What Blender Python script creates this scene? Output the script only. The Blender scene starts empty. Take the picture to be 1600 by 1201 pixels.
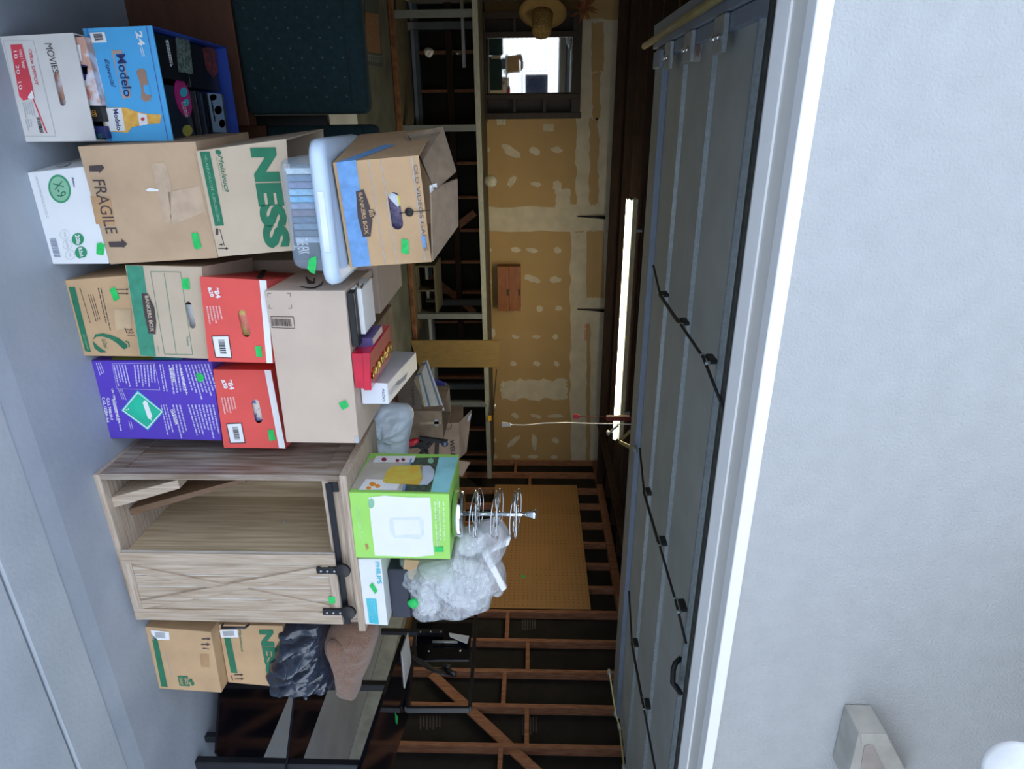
import bpy, bmesh, math, random
from mathutils import Vector, Matrix, noise
random.seed(7)
S = bpy.context.scene
COL = S.collection

# ------------------------------------------------------------------ camera
FPX, YAW, PITCH, ROLL, CH = 1012.7, math.radians(22.88), math.radians(-1.896), math.radians(0.162), 1.5
cy_, sy_, cp_, sp_ = math.cos(YAW), math.sin(YAW), math.cos(PITCH), math.sin(PITCH)
CF = Vector((sy_*cp_, cy_*cp_, sp_))
R0 = Vector((cy_, -sy_, 0)); U0 = R0.cross(CF)
CR = R0*math.cos(ROLL)+U0*math.sin(ROLL); CU = -R0*math.sin(ROLL)+U0*math.cos(ROLL)
CC = Vector((0, 0, CH))
cam = bpy.data.cameras.new('camera'); cam.sensor_width = 36; cam.sensor_fit = 'HORIZONTAL'
cam.lens = FPX/1600*36; cam.clip_start = 0.05; cam.clip_end = 200
co = bpy.data.objects.new('camera', cam); COL.objects.link(co)
m = Matrix.Identity(4)
for i, v in enumerate((CU, -CR, -CF)):     # the phone was held on its side: picture right is up
    for k in range(3): m[k][i] = v[k]
m.translation = CC; co.matrix_world = m; S.camera = co

# ------------------------------------------------------------------ light
S.view_settings.view_transform = 'Standard'; S.view_settings.look = 'None'
S.view_settings.gamma = 1; S.view_settings.use_curve_mapping = False
S.view_settings.exposure = 1.3
w = bpy.data.worlds.new('sky'); S.world = w; w.use_nodes = True
nt = w.node_tree; nt.nodes.clear()
tc = nt.nodes.new('ShaderNodeTexCoord'); sx = nt.nodes.new('ShaderNodeSeparateXYZ')
cr = nt.nodes.new('ShaderNodeValToRGB'); bg = nt.nodes.new('ShaderNodeBackground'); wo = nt.nodes.new('ShaderNodeOutputWorld')
nt.links.new(tc.outputs['Generated'], sx.inputs[0]); nt.links.new(sx.outputs['Z'], cr.inputs[0])
e = cr.color_ramp.elements
e[0].position = 0.0; e[0].color = (0.84, 0.91, 1.0, 1); e[1].position = 1.0; e[1].color = (0.55, 0.72, 1.0, 1)
nt.links.new(cr.outputs[0], bg.inputs[0]); bg.inputs[1].default_value = 1.0
nt.links.new(bg.outputs[0], wo.inputs[0])
sun = bpy.data.lights.new('sun', 'SUN'); sun.energy = 2.0; sun.angle = 0.01; sun.color = (1, 0.94, 0.85)
so = bpy.data.objects.new('sun', sun); COL.objects.link(so); so.location = (0, 20, 20)
so.rotation_euler = Vector((-0.25, -0.55, -0.8)).to_track_quat('-Z', 'Y').to_euler()

# ------------------------------------------------------------------ helpers
def at(px, py, X=None, Y=None, Z=None):
    d = CF*FPX+CU*(px-800)+CR*(py-600.5)
    t = (Z-CH)/d.z if Z is not None else (Y/d.y if Y is not None else X/d.x)
    return CC+d*t

class Pl:                                            # a flat face in the world that prints are laid on
    def __init__(s, p, n):
        s.p = Vector(p); s.n = Vector(n).normalized()
        if (CC-s.p).dot(s.n) < 0: s.n = -s.n
    def at(s, px, py, off=0.0):
        d = CF*FPX+CU*(px-800)+CR*(py-600.5)
        p = s.p+s.n*off
        return CC+d*((p-CC).dot(s.n)/d.dot(s.n))

MT = {}
def mat(name, col, rough=0.7, metal=0.0, var=0.12, scale=12.0, bump=0.0, bscale=80.0, stretch=None, col2=None,
        trans=0.0, emit=None, es=0.0, spec=None, sheen=0.0, lo=0.35, hi=0.65, detail=5.0, alpha=1.0, coat=0.0):
    if name in MT: return MT[name]
    m = bpy.data.materials.new(name); m.use_nodes = True; n = m.node_tree; b = n.nodes['Principled BSDF']
    b.inputs['Roughness'].default_value = rough; b.inputs['Metallic'].default_value = metal
    if spec is not None: b.inputs['Specular IOR Level'].default_value = spec
    if trans: b.inputs['Transmission Weight'].default_value = trans
    if sheen: b.inputs['Sheen Weight'].default_value = sheen
    if coat: b.inputs['Coat Weight'].default_value = coat
    b.inputs['Alpha'].default_value = alpha
    if emit: b.inputs['Emission Color'].default_value = (*emit, 1); b.inputs['Emission Strength'].default_value = es
    t = n.nodes.new('ShaderNodeTexCoord'); mp = n.nodes.new('ShaderNodeMapping'); n.links.new(t.outputs['Object'], mp.inputs[0])
    if stretch: mp.inputs['Scale'].default_value = stretch
    nz = n.nodes.new('ShaderNodeTexNoise'); nz.inputs['Scale'].default_value = scale; nz.inputs['Detail'].default_value = detail
    n.links.new(mp.outputs[0], nz.inputs['Vector'])
    r = n.nodes.new('ShaderNodeValToRGB'); n.links.new(nz.outputs[0], r.inputs[0])
    c2 = col2 or tuple(min(1, c*(1+var)) for c in col); c1 = col if col2 else tuple(c*(1-var) for c in col)
    r.color_ramp.elements[0].position = lo; r.color_ramp.elements[0].color = (*c1, 1)
    r.color_ramp.elements[1].position = hi; r.color_ramp.elements[1].color = (*c2, 1)
    n.links.new(r.outputs[0], b.inputs['Base Color'])
    if bump:
        bz = n.nodes.new('ShaderNodeTexNoise'); bz.inputs['Scale'].default_value = bscale; bz.inputs['Detail'].default_value = 4
        n.links.new(mp.outputs[0], bz.inputs['Vector'])
        bp = n.nodes.new('ShaderNodeBump'); bp.inputs['Strength'].default_value = bump; bp.inputs['Distance'].default_value = 0.01
        n.links.new(bz.outputs[0], bp.inputs['Height']); n.links.new(bp.outputs[0], b.inputs['Normal'])
    MT[name] = m; return m

def base_of(o):
    v = Vector((0, 0, 0))
    while o is not None: v += o.location; o = o.parent
    return v
def obj(name, verts, faces, m, parent=None, smooth=False):
    b = base_of(parent); me = bpy.data.meshes.new(name)
    me.from_pydata([tuple(Vector(v)-b) for v in verts], [], faces); me.update()
    if m: me.materials.append(m)
    if smooth:
        for p in me.polygons: p.use_smooth = True
    o = bpy.data.objects.new(name, me); COL.objects.link(o)
    if parent is not None: o.parent = parent
    return o
def thing(name, label, cat, loc=(0, 0, 0), group=None):
    o = bpy.data.objects.new(name, None); o.empty_display_size = 0.05; COL.objects.link(o); o.location = loc
    o['label'] = label; o['category'] = cat
    if group: o['group'] = group
    return o
def tag(o, label, cat, group=None):
    o['label'] = label; o['category'] = cat
    if group: o['group'] = group
    return o
def struct(o):
    o['kind'] = 'structure'; return o
def rename_struct(name, loc=(0, 0, 0)):
    o = bpy.data.objects.new(name, None); o.empty_display_size = 0.05; COL.objects.link(o); o.location = loc; return struct(o)

HF = [(0, 3, 2, 1), (4, 5, 6, 7), (0, 1, 5, 4), (1, 2, 6, 5), (2, 3, 7, 6), (3, 0, 4, 7)]
def bev(verts, faces, r, seg=1):
    bm = bmesh.new(); vs = [bm.verts.new(v) for v in verts]
    for f in faces: bm.faces.new([vs[i] for i in f])
    bmesh.ops.recalc_face_normals(bm, faces=bm.faces[:])
    if r: bmesh.ops.bevel(bm, geom=bm.edges[:], offset=r, segments=seg, affect='EDGES', profile=0.5)
    bm.verts.index_update(); bm.verts.ensure_lookup_table()
    V = [v.co.copy() for v in bm.verts]; F = [tuple(v.index for v in f.verts) for f in bm.faces]; bm.free()
    return V, F
def hexa(name, c, m, parent=None, r=0.0, seg=1):      # c: four bottom corners then four top corners
    V, F = bev(c, HF, r, seg); return obj(name, V, F, m, parent)
def box(name, a, b, m, parent=None, r=0.0, seg=1):
    x0, y0, z0 = a; x1, y1, z1 = b
    return hexa(name, [(x0, y0, z0), (x1, y0, z0), (x1, y1, z0), (x0, y1, z0), (x0, y0, z1), (x1, y0, z1), (x1, y1, z1), (x0, y1, z1)], m, parent, r, seg)
def slab(name, q, v, m, parent=None, r=0.0):          # a quad extruded by the vector v
    q = [Vector(p) for p in q]; v = Vector(v)
    return hexa(name, q+[p+v for p in q], m, parent, r)
def beam(name, a, b, wd, th, m, parent=None, up=(0, 0, 1), r=0.0):
    a, b, up = Vector(a), Vector(b), Vector(up); d = (b-a).normalized()
    s = d.cross(up).normalized()*wd/2; u = s.cross(d).normalized()*th/2
    return hexa(name, [a-s-u, a+s-u, b+s-u, b-s-u, a-s+u, a+s+u, b+s+u, b-s+u], m, parent, r)
def merge(parts):
    V, F = [], []
    for v, f in parts:
        k = len(V); V += list(v); F += [tuple(i+k for i in g) for g in f]
    return V, F
def boxg(a, b):
    x0, y0, z0 = a; x1, y1, z1 = b
    return [(x0, y0, z0), (x1, y0, z0), (x1, y1, z0), (x0, y1, z0), (x0, y0, z1), (x1, y0, z1), (x1, y1, z1), (x0, y1, z1)], HF
def tubeg(pts, r, seg=8, closed=False):
    pts = [Vector(p) for p in pts]; n = len(pts); V, F = [], []; prev = None
    rr = r if isinstance(r, (list, tuple)) else [r]*n
    for i, p in enumerate(pts):
        if closed: d = pts[(i+1) % n]-pts[i-1]
        else: d = pts[min(i+1, n-1)]-pts[max(i-1, 0)]
        d.normalize()
        if prev is None: s = d.orthogonal().normalized()
        else:
            s = prev-d*prev.dot(d)
            s = s.normalized() if s.length > 1e-6 else d.orthogonal().normalized()
        prev = s; u = d.cross(s)
        for k in range(seg):
            a = 2*math.pi*k/seg; V.append(p+(s*math.cos(a)+u*math.sin(a))*rr[i])
    for i in range(n if closed else n-1):
        j = (i+1) % n
        for k in range(seg):
            l = (k+1) % seg; F.append((i*seg+k, i*seg+l, j*seg+l, j*seg+k))
    if not closed: F += [tuple(reversed(range(seg))), tuple((n-1)*seg+k for k in range(seg))]
    return V, F
def tube(name, pts, r, m, parent=None, seg=8, closed=False):
    V, F = tubeg(pts, r, seg, closed); return obj(name, V, F, m, parent, True)
def lathe(name, prof, c, m, parent=None, axis=(0, 0, 1), seg=32, smooth=True):
    ax = Vector(axis).normalized(); s = ax.orthogonal().normalized(); u = ax.cross(s); c = Vector(c); V, F = [], []
    for r, h in prof:
        for k in range(seg):
            a = 2*math.pi*k/seg; V.append(c+ax*h+(s*math.cos(a)+u*math.sin(a))*r)
    for i in range(len(prof)-1):
        for k in range(seg):
            l = (k+1) % seg; F.append((i*seg+k, i*seg+l, (i+1)*seg+l, (i+1)*seg+k))
    F += [tuple(reversed(range(seg))), tuple((len(prof)-1)*seg+k for k in range(seg))]
    return obj(name, V, F, m, parent, smooth)

# prints: thin flat ink or tape lying on a face, outlines given where the face meets the sight line
def ink(name, polys, pl, m, parent, off=0.0012, th=0.0005):
    if 2 <= len(polys) <= 3 and name not in ('printed_lines', 'barcode'):
        for q in polys[1:]: ink(name, [q], pl, m, parent, off, th)
        polys = polys[:1]
    parts = []
    for q in polys:
        f = [pl.at(x, y, off+th) for x, y in q]; b = [pl.at(x, y, off) for x, y in q]; n = len(q)
        # decide winding
        nn = Vector((0, 0, 0))
        for i in range(n): nn += f[i].cross(f[(i+1) % n])
        if nn.dot(pl.n) < 0: f.reverse(); b.reverse()
        F = [tuple(range(n)), tuple(reversed(range(n, 2*n)))]+[(i, i+n, (i+1) % n+n, (i+1) % n) for i in range(n)]
        parts.append((f+b, F))
    V, F = merge(parts); o = obj(name, V, F, m, parent)
    if len(polys) > 1: o['kind'] = 'stuff'
    return o
def qm(q, s, t):                                       # q = BL, BR, TR, TL
    bl, br, tr, tl = q
    return tuple((bl[i]*(1-s)+br[i]*s)*(1-t)+(tl[i]*(1-s)+tr[i]*s)*t for i in (0, 1))
_tx = {}
def textg(s, shear=0.0, bold=0.0):
    k = (s, shear, bold)
    if k not in _tx:
        c = bpy.data.curves.new('t', 'FONT'); c.body = s; c.fill_mode = 'FRONT'; c.shear = shear; c.offset = bold; c.resolution_u = 3
        c.extrude = 0; o = bpy.data.objects.new('t', c); COL.objects.link(o)
        dg = bpy.context.evaluated_depsgraph_get(); dg.update(); me = o.evaluated_get(dg).to_mesh()
        V = [(v.co.x, v.co.y) for v in me.vertices]; F = [tuple(p.vertices) for p in me.polygons]
        o.evaluated_get(dg).to_mesh_clear(); bpy.data.objects.remove(o); bpy.data.curves.remove(c)
        x0 = min(v[0] for v in V); x1 = max(v[0] for v in V); y0 = min(v[1] for v in V); y1 = max(v[1] for v in V)
        _tx[k] = ([((x-x0)/(x1-x0), (y-y0)/(y1-y0)) for x, y in V], F)
    return _tx[k]
def text(items, pl, m, parent, name='lettering', off=0.0022, shear=0.0, bold=0.0):   # items: (string, quad BL BR TR TL)
    parts = []
    for s, q in items:
        V, F = textg(s, shear, bold); parts.append(([pl.at(*qm(q, a, b), off) for a, b in V], F))
    V, F = merge(parts); return obj(name, V, F, m, parent)
def quadpx(q, s0, s1, t0, t1): return [qm(q, s0, t0), qm(q, s1, t0), qm(q, s1, t1), qm(q, s0, t1)]
def bars(q, n, seed=1, fill=1.0):
    rn = random.Random(seed); out = []; x = 0.03
    while x < 0.97:
        wd = rn.choice((0.4, 0.7, 1.2))/n; out.append(quadpx(q, x, min(0.98, x+wd), 0.08, 0.92)); x += wd+rn.choice((0.4, 0.7))/n
    return out
def lines(q, n, seed=1, words=True, th=0.45):          # rows of print too small to read
    rn = random.Random(seed); out = []
    for i in range(n):
        t0 = 1-(i+0.8)/n; t1 = t0+th/n; x = 0.0; end = rn.uniform(0.7, 1.0)
        while x < end:
            wd = rn.uniform(0.04, 0.14); out.append(quadpx(q, x, min(end, x+wd), t0, t1)); x += wd+0.02
    return out
def pill(a, b, r, n=8):
    ax, ay = a; bx, by = b; d = math.atan2(by-ay, bx-ax); out = []
    for k in range(n+1): t = d+math.pi/2+math.pi*k/n; out.append((ax+r*math.cos(t), ay+r*math.sin(t)))
    for k in range(n+1): t = d-math.pi/2+math.pi*k/n; out.append((bx+r*math.cos(t), by+r*math.sin(t)))
    return out
def ell(cx, cy, rx, ry, n=20, rot=0.0):
    return [(cx+rx*math.cos(a)*math.cos(rot)-ry*math.sin(a)*math.sin(rot), cy+rx*math.cos(a)*math.sin(rot)+ry*math.sin(a)*math.cos(rot)) for a in [2*math.pi*k/n for k in range(n)]]
def ring(name, outer, inner, pl, m, parent, off=0.0015):
    n = len(outer); V = [pl.at(x, y, off) for x, y in outer]+[pl.at(x, y, off) for x, y in inner]
    F = [(i, (i+1) % n, (i+1) % n+n, i+n) for i in range(n)]
    return obj(name, V, F, m, parent)

def panel(name, quad, holes, th, m, parent):           # flat board through four 3D corners with holes cut through it
    o0 = quad[0]; ux = (quad[1]-quad[0]).normalized(); n = ux.cross(quad[3]-quad[0]).normalized(); uy = n.cross(ux)
    c = bpy.data.curves.new('c', 'CURVE'); c.dimensions = '2D'; c.fill_mode = 'BOTH'; c.extrude = th/2
    for lp in [quad]+holes:
        sp = c.splines.new('POLY'); sp.points.add(len(lp)-1); sp.use_cyclic_u = True
        for i, p in enumerate(lp): sp.points[i].co = ((p-o0).dot(ux), (p-o0).dot(uy), 0, 1)
    o = bpy.data.objects.new('c', c); COL.objects.link(o); dg = bpy.context.evaluated_depsgraph_get(); dg.update()
    me = o.evaluated_get(dg).to_mesh(); V = [o0+ux*v.co.x+uy*v.co.y+n*v.co.z for v in me.vertices]; F = [tuple(p.vertices) for p in me.polygons]
    o.evaluated_get(dg).to_mesh_clear(); bpy.data.objects.remove(o); bpy.data.curves.remove(c)
    return obj(name, V, F, m, parent)

class Carton:
    """a cardboard box: front face through BL BR TR TL, standing at height z0"""
    def __init__(s, name, label, cat, px, z0, depth, m, open_top=False, holes=(), y=None, group=None, th=0.004, dvec=None, inner=None, side=None, pitch=None):
        BL, BR, TR, TL = px
        a, b = at(*BL, Z=z0), at(*BR, Z=z0)
        if y is not None: a, b = at(*BL, Y=y), at(*BR, Y=y); a.z = b.z = z0
        ux = (b-a); ux.z = 0; n = Vector((ux.y, -ux.x, 0)).normalized()          # towards the viewer
        s.pl = Pl(a, n); back = -n*depth if dvec is None else Vector(dvec)
        s.front = [a, b, s.pl.at(*TR), s.pl.at(*TL)]; s.back = [p+back for p in s.front]
        s.ztop = max(s.front[2].z, s.front[3].z); s.z0 = z0; s.bv = back; s.m = m
        ctr = (a+b)/2+back/2; s.o = thing(name, label, cat, (ctr.x, ctr.y, z0), group)
        f, k = s.front, s.back; inw = back.normalized()*th
        hl = [[s.pl.at(x, y) for x, y in h] for h in holes]
        s.left = Pl(f[0], (f[3]-f[0]).cross(back)); s.top = Pl(f[3], (f[2]-f[3]).cross(back)); s.right = Pl(f[1], (f[2]-f[1]).cross(back))
        if open_top or holes:
            panel('front_panel', [p+inw*0.5 for p in f], [[p+inw*0.5 for p in h] for h in hl], th, m, s.o)
            uxn = ux.normalized()*th; up = Vector((0, 0, th)); E = []
            e0 = inw*0.9
            E.append(([f[0]+e0, f[0]+e0+uxn, k[0]+uxn, k[0], f[3]+e0, f[3]+e0+uxn, k[3]+uxn, k[3]], HF))
            E.append(([f[1]+e0-uxn, f[1]+e0, k[1], k[1]-uxn, f[2]+e0-uxn, f[2]+e0, k[2], k[2]-uxn], HF))
            E.append(([k[0]-inw, k[1]-inw, k[1], k[0], k[3]-inw, k[2]-inw, k[2], k[3]], HF))
            E.append(([f[0]+e0, f[1]+e0, k[1], k[0], f[0]+up+e0, f[1]+up+e0, k[1]+up, k[0]+up], HF))
            if not open_top: E.append(([f[3]-up+e0, f[2]-up+e0, k[2]-up, k[3]-up, f[3]+e0, f[2]+e0, k[2], k[3]], HF))
            V, F = merge([bev(v, g, 0) for v, g in E]); s.body = obj('body', V, F, side or m, s.o)
        else:
            s.body = hexa('body', [f[0], f[1], k[1], k[0], f[3], f[2], k[2], k[3]], m, s.o, 0.0015)
    def ink(s, name, polys, m, off=0.0012, pl=None): return ink(name, polys, pl or s.pl, m, s.o, off)
    def text(s, items, m, **k):
        pl = k.pop('pl', s.pl); return text(items, pl, m, s.o, **k)
    def tape(s, polys):
        for p in polys:
            t = ink('green_tape', [p], s.pl, G_TAPE, s.o, 0.0026, 0.0004); t['label'] = 'piece of bright green tape'
    def ring(s, o_, i_, m, off=0.0017): return ring('outline', o_, i_, s.pl, m, s.o, off)

def mesh_blob(name, fn, nu, nv, m, parent=None, smooth=True):   # fn(u, v) -> point, u around, v pole to pole
    V, F = [], []
    for j in range(nv+1):
        for i in range(nu): V.append(fn(i/nu, j/nv))
    for j in range(nv):
        for i in range(nu):
            k = (i+1) % nu; F.append((j*nu+i, j*nu+k, (j+1)*nu+k, (j+1)*nu+i))
    return obj(name, V, F, m, parent, smooth)

# ------------------------------------------------------------------ materials
G_TAPE = mat('green_tape', (0.02, 0.55, 0.12), 0.6, var=0.15, scale=60)
KRAFT = mat('kraft_card', (0.52, 0.36, 0.23), 0.85, var=0.07, scale=9, bump=0.05, bscale=200)
KRAFT_L = mat('pale_kraft', (0.57, 0.46, 0.34), 0.85, var=0.05, scale=7, bump=0.05, bscale=200)
KRAFT_O = mat('warm_kraft', (0.55, 0.36, 0.20), 0.85, var=0.07, scale=8, bump=0.05, bscale=200)
KRAFT_G = mat('grey_kraft', (0.60, 0.48, 0.39), 0.85, var=0.04, scale=7, bump=0.04, bscale=200)
KRAFT_D = mat('dusty_kraft', (0.30, 0.22, 0.15), 0.9, var=0.15, scale=20, bump=0.1, bscale=150)
WHITE_C = mat('white_card', (0.78, 0.80, 0.82), 0.6, var=0.03, scale=6)
CREAM_C = mat('off_white_card', (0.68, 0.66, 0.64), 0.7, var=0.05, scale=8, bump=0.04)
RED_C = mat('red_card', (0.80, 0.10, 0.085), 0.45, var=0.05, scale=7)
BLUE_C = mat('sky_blue_card', (0.08, 0.42, 0.80), 0.4, var=0.04, scale=6)
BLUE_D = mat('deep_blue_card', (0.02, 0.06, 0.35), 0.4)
PURPLE = mat('purple_card', (0.10, 0.05, 0.50), 0.45, var=0.06, scale=6)
LIME = mat('lime_card', (0.36, 0.74, 0.14), 0.4, var=0.04, scale=6)
INK = mat('dark_ink', (0.035, 0.03, 0.035), 0.7)
INK_B = mat('brown_black_ink', (0.07, 0.05, 0.05), 0.75)
INK_W = mat('white_ink', (0.85, 0.86, 0.88), 0.6, var=0.02)
INK_R = mat('red_ink', (0.68, 0.06, 0.09), 0.6)
INK_N = mat('navy_ink', (0.02, 0.03, 0.14), 0.6)
INK_G = mat('green_ink', (0.02, 0.17, 0.09), 0.75, var=0.1, scale=30)
INK_G2 = mat('leaf_green_ink', (0.03, 0.30, 0.14), 0.6)
TEAL_I = mat('sea_green_ink', (0.05, 0.28, 0.18), 0.75, var=0.12, scale=40)
AQUA = mat('aqua_ink', (0.05, 0.50, 0.62), 0.5)
PALE_G = mat('pale_grey_ink', (0.45, 0.47, 0.50), 0.7)
PALE_GR = mat('pale_green_ink', (0.25, 0.50, 0.33), 0.6)
BLUE_BAND = mat('faded_blue_ink', (0.17, 0.36, 0.68), 0.75, var=0.12, scale=40)
AMBER = mat('amber_ink', (0.80, 0.36, 0.04), 0.4, col2=(0.9, 0.55, 0.12), scale=50)
TAPE_B = mat('clear_packing_tape', (0.55, 0.40, 0.28), 0.25, var=0.08, scale=30)
BLACKM = mat('black_satin', (0.008, 0.009, 0.014), 0.35, var=0.2)
BLACKG = mat('black_gloss', (0.004, 0.005, 0.010), 0.08, var=0.1, spec=0.25)
BLACKP = mat('black_plastic', (0.012, 0.012, 0.014), 0.5, var=0.2)
CHROME = mat('chrome', (0.75, 0.77, 0.80), 0.12, metal=1.0, var=0.03)
STEEL = mat('galvanised_steel', (0.42, 0.46, 0.47), 0.5, metal=0.6, var=0.12, scale=60)
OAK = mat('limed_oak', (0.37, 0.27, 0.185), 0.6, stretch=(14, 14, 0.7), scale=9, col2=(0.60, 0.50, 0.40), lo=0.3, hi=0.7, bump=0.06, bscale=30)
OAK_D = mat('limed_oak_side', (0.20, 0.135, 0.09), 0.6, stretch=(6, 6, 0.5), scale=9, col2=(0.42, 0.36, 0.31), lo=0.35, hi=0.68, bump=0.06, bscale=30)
OAK_I = mat('oak_inside', (0.42, 0.32, 0.20), 0.6, stretch=(9, 9, 0.5), scale=8, col2=(0.62, 0.50, 0.34), lo=0.35, hi=0.68)
OAK_X = mat('limed_oak_across', (0.37, 0.27, 0.19), 0.6, stretch=(0.7, 14, 14), scale=9, col2=(0.60, 0.50, 0.41), lo=0.3, hi=0.7, bump=0.06, bscale=30)
# ------------------------------------------------------------------ setting
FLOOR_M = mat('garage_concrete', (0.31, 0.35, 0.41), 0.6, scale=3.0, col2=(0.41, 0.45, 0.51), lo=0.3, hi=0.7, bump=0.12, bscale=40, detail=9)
APRON_M = mat('driveway_concrete', (0.42, 0.46, 0.50), 0.8, scale=4.0, col2=(0.50, 0.54, 0.58), lo=0.3, hi=0.7, bump=0.15, bscale=60, detail=9)
STUCCO = mat('white_stucco', (0.48, 0.49, 0.50), 0.9, var=0.03, scale=14, bump=0.55, bscale=150)
TRIM_W = mat('white_trim_paint', (0.92, 0.92, 0.92), 0.5, var=0.01)
TRIM_C = mat('cream_trim_paint', (0.72, 0.70, 0.66), 0.5, var=0.02)
GYP = mat('tan_drywall_paper', (0.44, 0.30, 0.14), 0.85, var=0.05, scale=2)
MUD = mat('joint_compound', (0.58, 0.53, 0.42), 0.9, var=0.08, scale=6, bump=0.05)
STUD = mat('redwood_stud', (0.25, 0.10, 0.05), 0.8, stretch=(6, 6, 1), scale=8, col2=(0.38, 0.18, 0.10), bump=0.1)
BLACKF = mat('black_building_paper', (0.012, 0.010, 0.009), 0.9, var=0.4, scale=4)
DARKW = mat('dark_old_wood', (0.035, 0.015, 0.007), 0.85, var=0.3, scale=5, stretch=(1, 5, 5))
GREYW = mat('grey_painted_wood', (0.13, 0.155, 0.17), 0.75, var=0.08, scale=10)
BENCHW = mat('pale_grey_bench_wood', (0.29, 0.31, 0.29), 0.75, var=0.12, scale=14, stretch=(1, 5, 5))
OLIVEW = mat('weathered_plywood', (0.075, 0.07, 0.05), 0.8, var=0.2, scale=8)
PEG = mat('tan_hardboard', (0.40, 0.22, 0.085), 0.7, var=0.05, scale=3)
DOOR_M = mat('grey_door_steel', (0.42, 0.45, 0.43), 0.6, var=0.06, scale=5)
DOOR_R = mat('blue_grey_door_rib', (0.22, 0.27, 0.35), 0.5, var=0.05)
XR, YB, XL, YF = 5.0, 8.85, -1.2, 1.45
ROOFM = DARKW

# floor inside and driveway outside
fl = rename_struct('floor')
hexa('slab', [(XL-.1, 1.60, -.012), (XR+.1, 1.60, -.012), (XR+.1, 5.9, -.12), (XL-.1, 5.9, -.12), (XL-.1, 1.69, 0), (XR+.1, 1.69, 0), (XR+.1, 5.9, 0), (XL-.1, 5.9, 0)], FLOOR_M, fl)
box('slab', (XL-.1, 5.904, -.12), (XR+.1, YB+.1, 0), mat('shade_dark_concrete', (.035, .042, .042), .7, col2=(.065, .075, .07), scale=4, bump=.1), fl, .002)  # olive rear slab; shade under the bench put into its colour
dw = rename_struct('trim_1'); 
def apron(x0, y0, x1, y1): box('paving_slab', (x0, y0, -.14), (x1, y1, -.006), APRON_M, dw, 0.006)
for i in range(-4, 5):
    apron(i*3.2-2.5, 1.444, i*3.2+.694, 1.62) if i == 99 else None
apron(-9, 1.4435, 12, 1.625)
for j in range(5):
    for i in range(5):
        apron(-9+i*4.2+.004, 1.4365-(j+1)*3.4+.006, -9+(i+1)*4.2-.004, 1.4365-j*3.4)
# back wall
wb = rename_struct('wall_back', (1.9, YB, 0))
box('sheathing', (XL-.1, YB+.09, 0), (XR+.1, YB+.12, 3.3), BLACKF, wb)
x = XL+.2
box('top_plate', (XL, YB+.001, 3.2), (XR, YB+.09, 3.28), STUD, wb)
def stud(pts, parent, m=STUD): pass
for i in range(15):
    x = -1.1+i*.43
    if x < XR-.05: box('stud', (x-.019, YB, .09), (x+.019, YB+.09, 1.0 if x < 4.3 else 3.2), STUD, wb, .002)
box('sill_plate', (XL, YB-.01, .04), (XR, YB+.09, .09), GREYW, wb, .002)
box('curb', (XL, YB-.02, 0), (XR, YB+.09, .04), FLOOR_M, wb, .002)
XD = at(850, 718, Y=YB).x
box('drywall', (XL, YB-.013, .89), (XD, YB-.001, 3.25), GYP, wb)
# joint compound: flat patches on the drywall
WP = Pl((0, YB-.013, 0), (0, -1, 0))
def ragged(x0, y0, x1, y1, j=2.0, n=14, seed=0):
    rn = random.Random(seed+int(x0*7+y0)); out = []
    for k in range(n): out.append((x0+(x1-x0)*k/n, y0+rn.uniform(-j, j)))
    for k in range(n): out.append((x1+rn.uniform(-j, j)*.7, y0+(y1-y0)*k/n))
    for k in range(n): out.append((x1+(x0-x1)*k/n, y1+rn.uniform(-j, j)))
    for k in range(n): out.append((x0+rn.uniform(-j, j)*.7, y1+(y0-y1)*k/n))
    return out
MUDP = [ragged(761, 323, 1000, 361, 1.5), ragged(783, 593, 886, 624, 3), ragged(891, 362, 1000, 722, 3, 24), ragged(900, 186, 1000, 324, 3, 16), ragged(906, 30, 1000, 187, 1.5),
        ragged(868, 296, 890, 322, 3, 6), ragged(868, 320, 900, 330, 2, 6)]
for q in MUDP: ink('joint_compound', [q], WP, MUD, wb, 0.0006+0.0003*MUDP.index(q), 0.0005)
for i, (x, y, rx, ry, ro) in enumerate([(799, 237, 16, 7, .6), (836, 236, 10, 6, .5), (870, 234, 9, 5, .2), (800, 283, 5, 10, .5), (838, 288, 9, 4, .1), (870, 290, 7, 9, 0),
        (806, 390, 8, 4, .1), (831, 391, 10, 4, .2), (871, 391, 7, 5, .3), (832, 436, 14, 5, .3), (868, 437, 9, 5, 0), (808, 483, 7, 3, -.3), (843, 482, 6, 5, .5), (873, 482, 6, 4, 0),
        (805, 526, 6, 3, .3), (838, 526, 6, 3, 0), (868, 526, 4, 5, .6), (802, 568, 5, 4, 0), (839, 568, 6, 4, .3), (869, 568, 5, 4, .6), (805, 649, 6, 4, .4), (838, 650, 9, 3, .2), (868, 650, 12, 3, 0),
        (802, 690, 13, 4, -.8), (835, 690, 4, 13, -.1), (868, 688, 6, 4, .3), (773, 688, 3, 3, 0), (773, 713, 4, 4, 0), (806, 713, 8, 3, .1), (833, 713, 8, 3, 0), (866, 714, 6, 3, 0),
        (763, 234, 3, 4, 0), (766, 390, 3, 3, 0), (766, 440, 2, 3, 0), (770, 520, 4, 8, 0)]):
    rn = random.Random(i); q = [(x+(a-x)*rn.uniform(.75, 1.2), y+(b-y)*rn.uniform(.75, 1.2)) for a, b in ell(x, y, rx, ry, 16, ro)]
    ink('joint_compound', [q], WP, MUD, wb, 0.0007, 0.0005)
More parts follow.
